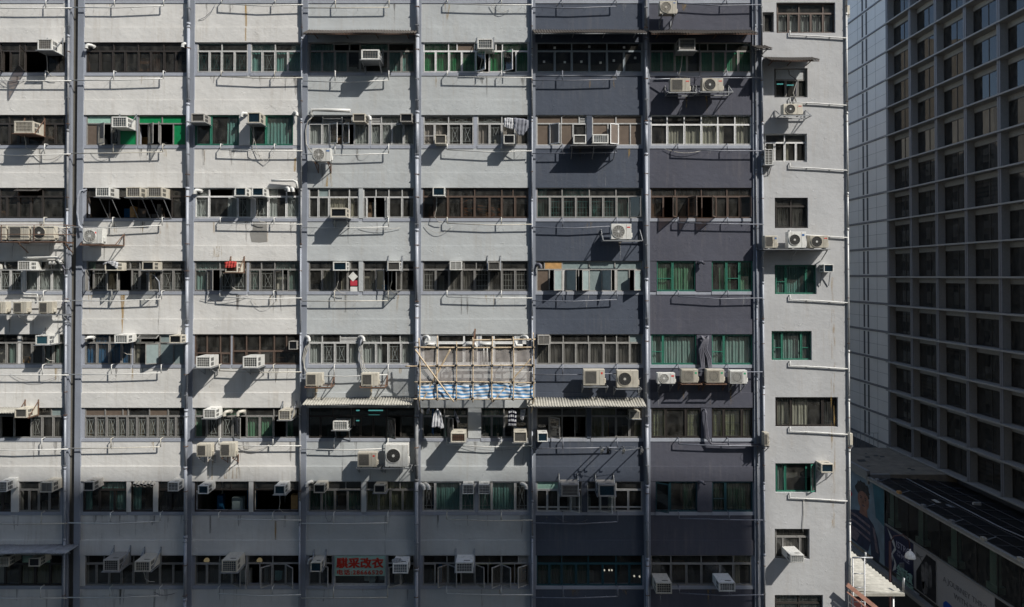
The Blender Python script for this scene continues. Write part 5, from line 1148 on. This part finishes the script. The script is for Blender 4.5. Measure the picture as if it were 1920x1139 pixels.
for y in (2.2, 6.2, 8.6, 11.5, 15, 18.5, 22, 26): o.box(TX - .006, TX, TY + y, TY + y + .03, TZ0 - 3, TZ0 + NS * SH, 'tower_joint')
o.build('panel_joint', tpw)
for k in range(NS):
    z = TZ0 + k * SH; o = MB()
    for y in (4.0, 4.9): o.box(TX - .02, TX, TY + y, TY + y + .34, z + .35, z + SH - .12, 'tower_joint')
    o.build('slot_window', tw)
for k in range(NB + 1):
    y = TY - k * TB; o = MB(); o.box(TX - .0, TX + .78, y - .42, y, TZ0 - .2, TZ0 + NS * SH, 'tower_reveal'); o.box(TX - .05, TX - .0, y - .42, y, TZ0 - .2, TZ0 + NS * SH, 'tower_fin'); o.box(TX - .06, TX - .05, y - .23, y - .2, TZ0, TZ0 + NS * SH, 'tower_joint'); o.build('fin', tw)
for k in range(NS + 1):
    z = TZ0 + k * SH; o = MB()
    for j in range(NB):
        y1 = TY - j * TB - .42; y0 = TY - (j + 1) * TB
        o.box(TX - .26, TX + .76, y0, y1, z - .10, z + .06, 'tower_reveal')
    o.box(TX - .32, TX - .26, TY - NB * TB, TY, z - .09, z + .065, 'tower_reveal'); tag(o.build('ledge', tw), kind=None)
cnt = 0; rest = MB()
for j in range(NB):
    for k in range(NS):
        y1 = TY - j * TB - .43; y0 = TY - (j + 1) * TB + .01; z0 = TZ0 + k * SH + .07; z1 = TZ0 + (k + 1) * SH - .11
        vis = j < 6 and k < 16 and cnt < 98
        o = MB() if vis else rest
        o.box(TX + .64, TX + .76, y0, y1, z1 - .5, z1, 'tower_header')
        o.box(TX + .68, TX + .74, y0, y1, z0, z0 + .05, 'frame_fd'); o.box(TX + .68, TX + .74, y0, y1, z1 - .55, z1 - .5, 'frame_fd')
        ym = (y0 + y1) / 2
        for y in (y0, ym - .03, y1 - .06): o.box(TX + .68, TX + .74, y, y + .06, z0 + .05, z1 - .55, 'frame_fd')
        if vis:
            wn = o.build('window', tw); cnt += 1
            o = MB()
        o.face([(TX + .72, y1, z0), (TX + .72, y0, z0), (TX + .72, y0, z1 - .5), (TX + .72, y1, z1 - .5)], 'tower_glass')
        bl = 'blind_light' if random.random() < .12 else 'blind_brown'
        for q in range(random.choice((1, 2, 3, 5))): o.box(TX + .765, TX + .77, y0 + .1, y1 - .1, z1 - .75 - q * .42, z1 - .50 - q * .42, bl)
        if vis: o.build('pane', wn)
tag(rest.build('further_windows', tw), kind='stuff')
# buildings seen only mirrored in its glass
for i, (x0, x1, y0, y1, h, m, lb) in enumerate(((-30, 18, 26, 40, 66, 'concrete_tan', 'tan banded block behind the apartment block'), (-10, 24, 62, 84, 58, 'concrete_far', 'pale block farther up the side street'), (4, 26, 96, 120, 78, 'concrete_tan', 'tall tan block far up the side street'))):
    t = thing('street_block', lb, 'building', ((x0 + x1) / 2, y0, 0)); o = MB(); o.box(x0, x1, y0, y1, .004, h, m); o.build('wall', t); o = MB()
    for k in range(int(h / 3.3) - 1): 
        z = 1 + k * 3.3
        for q in range(int((y1 - y0) / 3)): o.box(x1, x1 + .02, y0 + 1 + q * 3, y0 + 2.9 + q * 3, z + .9, z + 2.4, 'tower_joint')
        o.box(x1, x1 + .3, y0, y1, z - .1, z + .5, m)
    tag(o.build('window_bands', t), kind='stuff')

# ------------------------------------------------------------------ podium with its shop front
PX = 36.0; dy = lambda px, X=PX: FPX * X / (px - 950) - DIST
pod = thing('shopping_podium', 'dark low podium with a band of shop glass and hoardings below the office tower', 'building', (PX, 20, 0))
zr = CZ - 19.75; zg0 = CZ - 23.5; zg1 = CZ - 19.95; zb0 = CZ - 27.6
yc = 39.2; YN = -4
o = MB(); o.box(PX, TX + 25, yc, TY, zg0 - 4.5, zr, 'podium_roof'); o.build('flat_roof', pod)
o = MB(); o.box(PX - .35, PX, yc - .3, TY + .0, zr - .35, zr + .45, 'podium_frame'); o.box(PX - .2, PX + 2, yc - .3, yc, zr - .9, zr + .1, 'podium_frame'); o.build('parapet', pod)
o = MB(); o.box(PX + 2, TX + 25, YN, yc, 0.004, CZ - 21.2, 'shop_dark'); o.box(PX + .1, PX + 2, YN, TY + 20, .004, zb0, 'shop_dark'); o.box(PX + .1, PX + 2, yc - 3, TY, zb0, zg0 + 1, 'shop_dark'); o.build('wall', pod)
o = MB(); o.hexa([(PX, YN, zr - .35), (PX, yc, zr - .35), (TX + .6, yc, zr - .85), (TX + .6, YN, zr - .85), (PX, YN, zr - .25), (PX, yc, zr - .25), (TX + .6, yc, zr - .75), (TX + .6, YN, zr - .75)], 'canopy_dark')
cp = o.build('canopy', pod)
rq_ = random.Random(9)
for k in range(9):
    y = yc - 2 - k * 3.6; o = MB(); o.box(PX - .28, PX - .02, y, y + .35, zr - .12, zr + .12, rq_.choice(['tin_light', 'steel_grey', 'board_orange'])); o.bar((PX - .15, y + .1, zr - .1), (PX + .9, y + .3, zr + .1), .05, .05, 'steel_grey'); o.build('gutter_fitting', pod)
for k in range(9):
    x = rq_.uniform(PX + .8, TX - 1.4); y = rq_.uniform(yc + .6, TY - 2); o = MB(); a_ = rq_.uniform(.3, .9); o.face([(x, y, zr + .006), (x + a_, y + .1, zr + .006), (x + a_ * 1.3, y + a_ * 1.1, zr + .006), (x + .2, y + a_, zr + .006)], 'shop_dark'); o.build('felt_patch', pod)
for k in range(5):
    x = rq_.uniform(PX + 1, TX - 1); y = rq_.uniform(8, yc - 3); o = MB(); o.box(x, x + rq_.uniform(.2, .7), y, y + rq_.uniform(.2, .9), zr - .7, zr - .35, rq_.choice(['pvc_dirty', 'steel_grey', 'hose_grey'])); o.build('roof_debris', pod)
o = MB(); o.tube([(PX + 4, 4, zr - .3), (PX + 4.2, 20, zr - .28), (PX + 3.4, 26, zr - .3), (PX + 3.5, yc - .5, zr - .25)], .05, 'steel_grey', 6); o.build('roof_pipe', pod)
o = MB()
for k in range(20):
    y = yc - k * 2.1; o.bar((PX, y, zr - .22), (TX, y, zr - .72), .05, .06, 'tower_joint')
for k in range(5): x = PX + 1.6 * k; o.bar((x, YN, zr - .22 - .06 * k), (x, yc, zr - .22 - .06 * k), .04, .05, 'tower_joint')
tag(o.build('canopy_rib', cp), kind='stuff')
o = MB(); o.box(PX - .3, PX, YN, yc + 2, zr - .42, zr - .12, 'podium_frame'); o.box(PX - .34, PX - .3, YN, yc + 2, zr - .42, zr - .34, 'tin_light'); o.build('gutter', pod)
o = MB(); o.face([(PX + .05, yc - 3, zg0), (PX + .05, YN, zg0), (PX + .05, YN, zg1), (PX + .05, yc - 3, zg1)], 'glass_shop'); gl = o.build('shop_glass', pod)
for i, px in enumerate((1663, 1716, 1777, 1849, 1917)):
    y = dy(px); o = MB(); o.box(PX + .3, PX + .7, y - .32, y + .32, zg0, zg1 - .3, 'mint_column'); o.box(PX + .2, PX + .8, y - .6, y + .6, zg0, zg0 + .5, 'mint_column'); o.build('column', pod)
    for q in (0, 2.13): o = MB(); o.box(PX - .0, PX + .06, y - q - .9, y - q - .84, zg0, zg1, 'shop_dark'); o.build('mullion', pod)
o = MB(); o.box(PX - .1, PX + .1, YN, yc - 2.9, zg0 - .12, zg0, 'podium_frame'); o.box(PX + .06, PX + .1, YN, TY + 18, zb0, zg0 - .1, 'podium_frame'); o.box(PX - .5, PX + .1, YN, TY + 18, zb0 - .7, zb0 - .35, 'podium_frame'); o.build('fascia', pod)
o = MB(); o.box(PX + .5, TX, TY + .2, TY + 25, .004, CZ - 20.3, 'shop_dark'); o.build('rear_wing', pod)
# rooftop bits beyond the flat roof
t = thing('rooftop_tank', 'dark angular rooftop box behind the flat brown roof', 'tank', (38.5, 58, CZ - 20.3)); o = MB(); o.hexa([(37.5, 57, CZ - 20.3), (39.5, 57, CZ - 20.3), (39.5, 60, CZ - 20.3), (37.5, 60, CZ - 20.3), (38, 57, CZ - 18.2), (40.4, 57, CZ - 18.6), (40.4, 60, CZ - 18.6), (38, 60, CZ - 18.2)], 'tower_joint'); o.build('shell', t); o = MB(); o.box(38.2, 38.9, 56.9, 57, CZ - 20, CZ - 19, 'black_gap'); o.build('hatch', t)
t = thing('roof_railing', 'thin dark roof railing at the foot of the tower', 'railing', (42, 51, CZ - 20)); o = MB()
for k in range(7): o.tube([(40.5 + k * .5, 51, CZ - 20), (40.5 + k * .5, 51, CZ - 18.4)], .025, 'steel_grey', 6)
o.tube([(40.4, 51, CZ - 18.4), (43.6, 51, CZ - 18.4)], .025, 'steel_grey', 6); o.build('rail', t)
# hoardings
plain('ad_sky', (.15, .20, .235), .6, var=.3, nscale=.6); plain('ad_navy', (.012, .014, .045), .5); plain('ad_grey', (.27, .27, .27), .5, var=.04); plain('ad_black', (.012, .011, .012), .4); plain('ad_teal', (.03, .10, .13), .6, var=.3, nscale=.5)
plain('skin', (.22, .11, .075), .7, var=.3, nscale=2); plain('hair', (.03, .028, .026), .7, var=.4, nscale=4); plain('kit_navy', (.022, .026, .05), .6, var=.4, nscale=2); plain('kit_stripe', (.16, .12, .13), .6, var=.4, nscale=3); plain('ad_white', (.42, .43, .42), .5); plain('ad_blue', (.01, .06, .30), .4); plain('ad_mid', (.10, .10, .10), .6, var=.5, nscale=1.5); plain('ad_text', (.10, .10, .11), .6); plain('ad_text_pale', (.33, .33, .42), .6); plain('ad_text_green', (.20, .34, .30), .5)
def hoard(lab, pa, pb, z0, z1, m, x=PX - .04):
    ya, yb = dy(pa), dy(pb); t = thing('hoarding', lab, 'hoarding', (x, (ya + yb) / 2, z0)); o = MB(); o.box(x, x + .06, yb, ya, z0, z1, m); o.build('panel', t); return t, ya, yb
def poly(t, name, pts, ya, yb, z0, z1, m, x, lift):
    """flat printed shape: pts in 0..1 of the panel, left to right as seen"""
    o = MB(); n = len(pts); f = [(x - lift, ya + (yb - ya) * u, z0 + (z1 - z0) * v) for u, v in pts]
    o.face(f, m); o.face([(p[0] + .004, p[1], p[2]) for p in f][::-1], m); return o.build(name, t)
t, ya, yb = hoard('tall poster of a tousle-haired person in a dark hooped shirt', 1584, 1655, CZ - 27.6, CZ - 20.15, 'ad_sky'); z0, z1 = CZ - 27.6, CZ - 20.15
poly(t, 'backdrop', [(.8, .55), (1, .5), (1, 1), (.72, 1)], ya, yb, z0, z1, 'ad_teal', PX - .04, .004)
U = lambda cx, cy, rx, ry, n=18, j=.0: [(cx + rx * math.cos(2 * math.pi * k / n) * (1 + j * math.sin(k * 5.3)), cy + ry * math.sin(2 * math.pi * k / n) * (1 + j * math.cos(k * 3.7))) for k in range(n)]
poly(t, 'torso', [(.0, .36), (.1, .42), (.26, .47), (.38, .50), (.60, .49), (.74, .43), (.84, .3), (.9, .12), (.88, .0), (.68, .0), (.66, .16), (.6, .02), (.05, .02), (.0, .2)], ya, yb, z0, z1, 'kit_navy', PX - .04, .010)
for k, (v, h) in enumerate(((.37, .035), (.28, .035), (.19, .03))): poly(t, 'stripe', [(.1, v), (.3, v + .01), (.66, v - .015), (.66, v - .015 + h), (.3, v + .01 + h), (.1, v + h)], ya, yb, z0, z1, 'kit_stripe', PX - .04, .016)
poly(t, 'sleeve_stripe', [(.72, .40), (.78, .38), (.86, .1), (.80, .1)], ya, yb, z0, z1, 'kit_stripe', PX - .04, .016)
poly(t, 'neck', [(.38, .47), (.60, .47), (.57, .58), (.41, .58)], ya, yb, z0, z1, 'skin', PX - .04, .016)
poly(t, 'hair', U(.47, .80, .19, .115, 34, .13), ya, yb, z0, z1, 'hair', PX - .04, .018)
poly(t, 'face', U(.485, .665, .15, .125), ya, yb, z0, z1, 'skin', PX - .04, .024)
for u in (.43, .55): poly(t, 'eye', U(u, .69, .028, .008, 8), ya, yb, z0, z1, 'hair', PX - .04, .030)
for u in (.43, .55): poly(t, 'eyebrow', U(u, .712, .04, .006, 8), ya, yb, z0, z1, 'hair', PX - .04, .030)
poly(t, 'mouth', U(.49, .60, .05, .008, 8), ya, yb, z0, z1, 'kit_navy', PX - .04, .030); poly(t, 'nose', [(.485, .685), (.46, .632), (.52, .632)], ya, yb, z0, z1, 'rust', PX - .04, .030)
poly(t, 'forearm', [(.0, .17), (.25, .22), (.38, .17), (.3, .05), (.0, .06)], ya, yb, z0, z1, 'kit_stripe', PX - .04, .020)
poly(t, 'red_mark', U(.1, .66, .09, .06, 10, .3), ya, yb, z0, z1, 'red_paper', PX - .04, .010)
zz0, zz1 = CZ - 27.5, CZ - 23.65
t, ya, yb = hoard('navy hoarding with slim capital lettering and a white ribbon swirl', 1656, 1709, zz0, zz1, 'ad_navy')
poly(t, 'swirl', [(.10, .97), (.34, .76), (.42, .58), (.30, .42), (.28, .22), (.24, .40), (.36, .60), (.24, .74)], ya, yb, zz0, zz1, 'ad_white', PX - .04, .01)
poly(t, 'swirl', [(.28, .42), (.42, .24), (.40, .1), (.28, .0), (.36, .22)], ya, yb, zz0, zz1, 'ad_white', PX - .04, .01); poly(t, 'swirl', [(.18, .72), (.22, .5), (.22, .2), (.2, .2)], ya, yb, zz0, zz1, 'ad_text', PX - .04, .01)
def wtxt(t, s, m, size, u, v, ya, yb, z0, z1, x, bold=0):
    o = MB(); text_mb(o, s, m, size, (x, ya + (yb - ya) * u, z0 + (z1 - z0) * v), (0, -1, 0), (0, 0, 1), .004, bold); return o.build('lettering', t)
wtxt(t, 'ISTRO', 'ad_text_pale', .82, .42, .66, ya, yb, zz0, zz1, PX - .06); wtxt(t, 'ON', 'ad_text_pale', .32, .46, .55, ya, yb, zz0, zz1, PX - .06); wtxt(t, 'THE', 'ad_text_pale', .32, .44, .46, ya, yb, zz0, zz1, PX - .06); wtxt(t, 'MILE', 'ad_text_pale', .62, .60, .46, ya, yb, zz0, zz1, PX - .06)
t, ya, yb = hoard('grey hoarding strip with a dark blurred photograph', 1709.5, 1752, zz0, zz1, 'ad_grey')
poly(t, 'photo', [(.12, .02), (.98, .02), (.98, .93), (.58, .95), (.12, .42)], ya, yb, zz0, zz1, 'ad_black', PX - .04, .006)
for k, (u, v, a, b) in enumerate(((.42, .4, .08, .3), (.58, .5, .09, .3), (.74, .52, .08, .26), (.5, .18, .12, .14))): poly(t, 'photo_figure', U(u, v, a, b, 14, .15), ya, yb, zz0, zz1, 'ad_mid', PX - .04, .012)
poly(t, 'aeroplane', [(.12, .86), (.3, .82), (.45, .86), (.33, .79), (.4, .7), (.28, .77), (.14, .76)], ya, yb, zz0, zz1, 'ad_mid', PX - .04, .012)
t, ya, yb = hoard('wide plain grey hoarding with thin grey capital lettering', 1753, 1860, zz0, zz1, 'ad_grey')
wtxt(t, 'A JOURNEY THROUGH TIME', 'ad_text', .62, .12, .62, ya, yb, zz0, zz1, PX - .06); wtxt(t, 'WITH BROWA', 'ad_text', .62, .32, .42, ya, yb, zz0, zz1, PX - .06)
poly(t, 'blue_shape', [(.12, -.02), (.12, .16), (.17, .24), (.24, .23), (.5, .12), (.5, -.02)], ya, yb, zz0, zz1, 'ad_blue', PX - .04, .02)
t, ya, yb = hoard('black hoarding with a white bracket mark in the bottom right corner', 1861, 1990, zz0, zz1, 'ad_black')
poly(t, 'bracket_mark', [(.10, .55), (.14, .78), (.30, .74), (.30, .70), (.15, .74), (.12, .55)], ya, yb, zz0, zz1, 'ad_white', PX - .04, .01); poly(t, 'bracket_mark', U(.42, .66, .03, .07, 8, .3), ya, yb, zz0, zz1, 'ad_white', PX - .04, .01)
ys, ye = dy(1677, PX - .8), dy(1715, PX - .8)
t = thing('jeweller_sign', 'row of pale green Chinese characters over small English lettering beside the lamp', 'sign', (PX - .8, ys, CZ - 27.4)); o = MB()
text_mb(o, '全福珠寶', 'ad_text_green', .95, (PX - .8, ys, CZ - 26.75), (0, -1, 0), (0, 0, 1), .03, .02, sx=.62); o.build('lettering', t); o = MB(); text_mb(o, "KING'S JEWELLERY", 'ad_text_green', .45, (PX - .8, ys, CZ - 27.25), (0, -1, 0), (0, 0, 1), .02, .0, sx=.66); o.build('lettering', t)
o = MB(); o.box(PX - .78, PX - .6, ye, ys, CZ - 27.35, CZ - 27.28, 'steel_grey'); o.box(PX - .78, PX - .4, ys - .5, ys - .4, CZ - 27.4, CZ - 25.7, 'steel_grey'); o.build('sign_frame', t)
for i, (px, z, s_) in enumerate(((1694, CZ - 31.2, 'blue-white shop window graphic, larger one under the canopy shadow'), (1716, CZ - 31.8, 'blue-white shop window graphic, smaller one under the grey strip hoarding'))):
    y = dy(px, PX - .02); t = thing('window_graphic', s_, 'graphic', (PX - .02, y, z)); o = MB()
    for k in range(6): o.box(PX - .03, PX - .01, y - .5 + .22 * ((k * 2) % 5), y - .3 + .22 * ((k * 2) % 5), z - .9 + k * .3, z - .65 + k * .3, 'ad_text_green' if k % 2 else 'curtain_blue')
    o.build('print', t)
# street lamp
plain('maroon_pole', (.045, .015, .014), .6)
lx, lyy = 30.1, 50 - DIST; lz = CZ - 20.9
t = thing('street_lamp', 'white domed street lamp on a dark red pole in the side street', 'street lamp', (28.6, lyy, 0)); o = MB(); o.tube([(28.6, lyy, .004), (28.6, lyy, lz + 1.1)], [.14, .09], 'maroon_pole', 10); o.build('pole', t)
o = MB(); o.tube([(28.6, lyy, lz + 1.0), (28.9, lyy, lz + 1.5), (29.6, lyy, lz + 1.6), (30.0, lyy, lz + 1.2), (lx, lyy, lz + .4)], .04, 'maroon_pole', 8); o.build('arm', t)
o = MB(); o.tube([(lx, lyy, lz + .55), (lx, lyy, lz + .4), (lx, lyy, lz + .32), (lx, lyy, lz + .15), (lx, lyy, lz - .05), (lx, lyy, lz - .12)], [.05, .06, .18, .31, .37, .37], 'lamp_glow_off', 20); o.build('shade', t)
# canopy, ladder and stair at the foot of the corner
cz = CZ - 13.05; t = thing('corrugated_canopy', 'sunlit pale corrugated canopy roof at the corner, bottom right', 'canopy', (15, 2, cz)); o = MB(); i = o.mi('tin_light'); N = 90
for k in range(N + 1):
    y = .25 + 7 * k / N; h = .03 * math.sin(k * math.pi / 1.7)
    for f in (0, 1): o.v.append((XR + (16.35 - XR) * f, y, cz + h + .08 * (1 - f)))
for k in range(N): a = 2 * k; o.f.append((a, a + 1, a + 3, a + 2)); o.m.append(i); o.sm.append(True)
sh = o.build('roof_sheet', t); sm = sh.modifiers.new('thick', 'SOLIDIFY'); sm.thickness = .012
o = MB(); o.box(XR, 16.35, .15, .25, cz - .1, cz + .02, 'tin_light'); o.build('edge_flashing', t)
o = MB(); o.tube([(16.35, .25, cz - .05), (16.35, .25, cz + .35), (16.38, .25, cz + .6)], .04, 'galv', 8); o.build('overflow_pipe', t)
for x in (15.95,): o = MB(); o.tube([(x, .3, .004), (x, .3, cz - .05)], .05, 'galv', 10); o.build('post', t)
t = thing('steel_ladder', 'grey steel ladder frame standing in front of the corner canopy', 'ladder', (14.5, -.15, CZ - 20))
xa, xb2 = P(1599, 1090, -.15).x, P(1621, 1090, -.15).x
for x, zt in ((xa, P(1599, 1046, -.15).z), (xb2, P(1621, 1046, -.15).z)): o = MB(); o.tube([(x, -.15, 8), (x, -.15, zt)], .03, 'galv', 8); o.build('side_rail', t)
for y in (1046, 1076, 1102, 1129, 1155, 1181): z = P(1600, y, -.15).z; o = MB(); o.tube([(xa, -.15, z), (xb2 + (.33 if y == 1046 else 0), -.15, z)], .022 if y > 1050 else .035, 'galv', 8); o.build('rung', t)
o = MB(); x = P(1624, 1050, -.15).x; o.tube([(x, -.1, P(1624, 1058, -.1).z), (x, -.1, P(1624, 1036, -.1).z)], .035, 'galv', 8); o.build('stub_post', t)
t = thing('outside_stair', 'reddish stair flight with pale railings descending at the bottom right corner', 'stair', (15, -.3, CZ - 20)); 
A = P(1588, 1096, -.35); B = P(1650, 1146, -.35); d_ = B - A
plain('salmon_paint', (.36, .19, .14), .6, var=.2); plain('maroon', (.06, .012, .012), .6)
o = MB(); o.bar(A, B + d_, .06, .16, 'salmon_paint'); o.bar(A + Vector((0, -.0, -.3)), B + d_ + Vector((0, 0, -.3)), .05, .05, 'salmon_paint'); o.build('handrail', t)
for k in range(4): q = A + d_ * (k * .4) + Vector((.05, 0, -.05)); o = MB(); o.bar(q, q + Vector((0, 0, -1.1)), .03, .03, 'galv'); o.build('baluster', t)
for k in (1, 2): o = MB(); o.bar(A + Vector((0, .02, -.35 * k - .3)), B + d_ + Vector((0, .02, -.35 * k - .3)), .025, .025, 'galv'); o.build('rail', t)
o = MB(); o.hexa([(A.x, .25, 8), (A.x + 4, .25, 8), (A.x + 4, .9, 8), (A.x, .9, 8), (A.x, .25, A.z - .25), (A.x + 2.2, .25, A.z - 2.0), (A.x + 2.2, .9, A.z - 2.0), (A.x, .9, A.z - .25)], 'maroon'); o.build('side_panel', t)
tag(bx_s('pavement', XR, 40, -20, 100, .004, .13, 'pavement') if False else MB().box(31, PX - .0, -20, 100, .004, .14, 'pavement').build('pavement', None, origin=(31, 0, 0)), kind='structure')
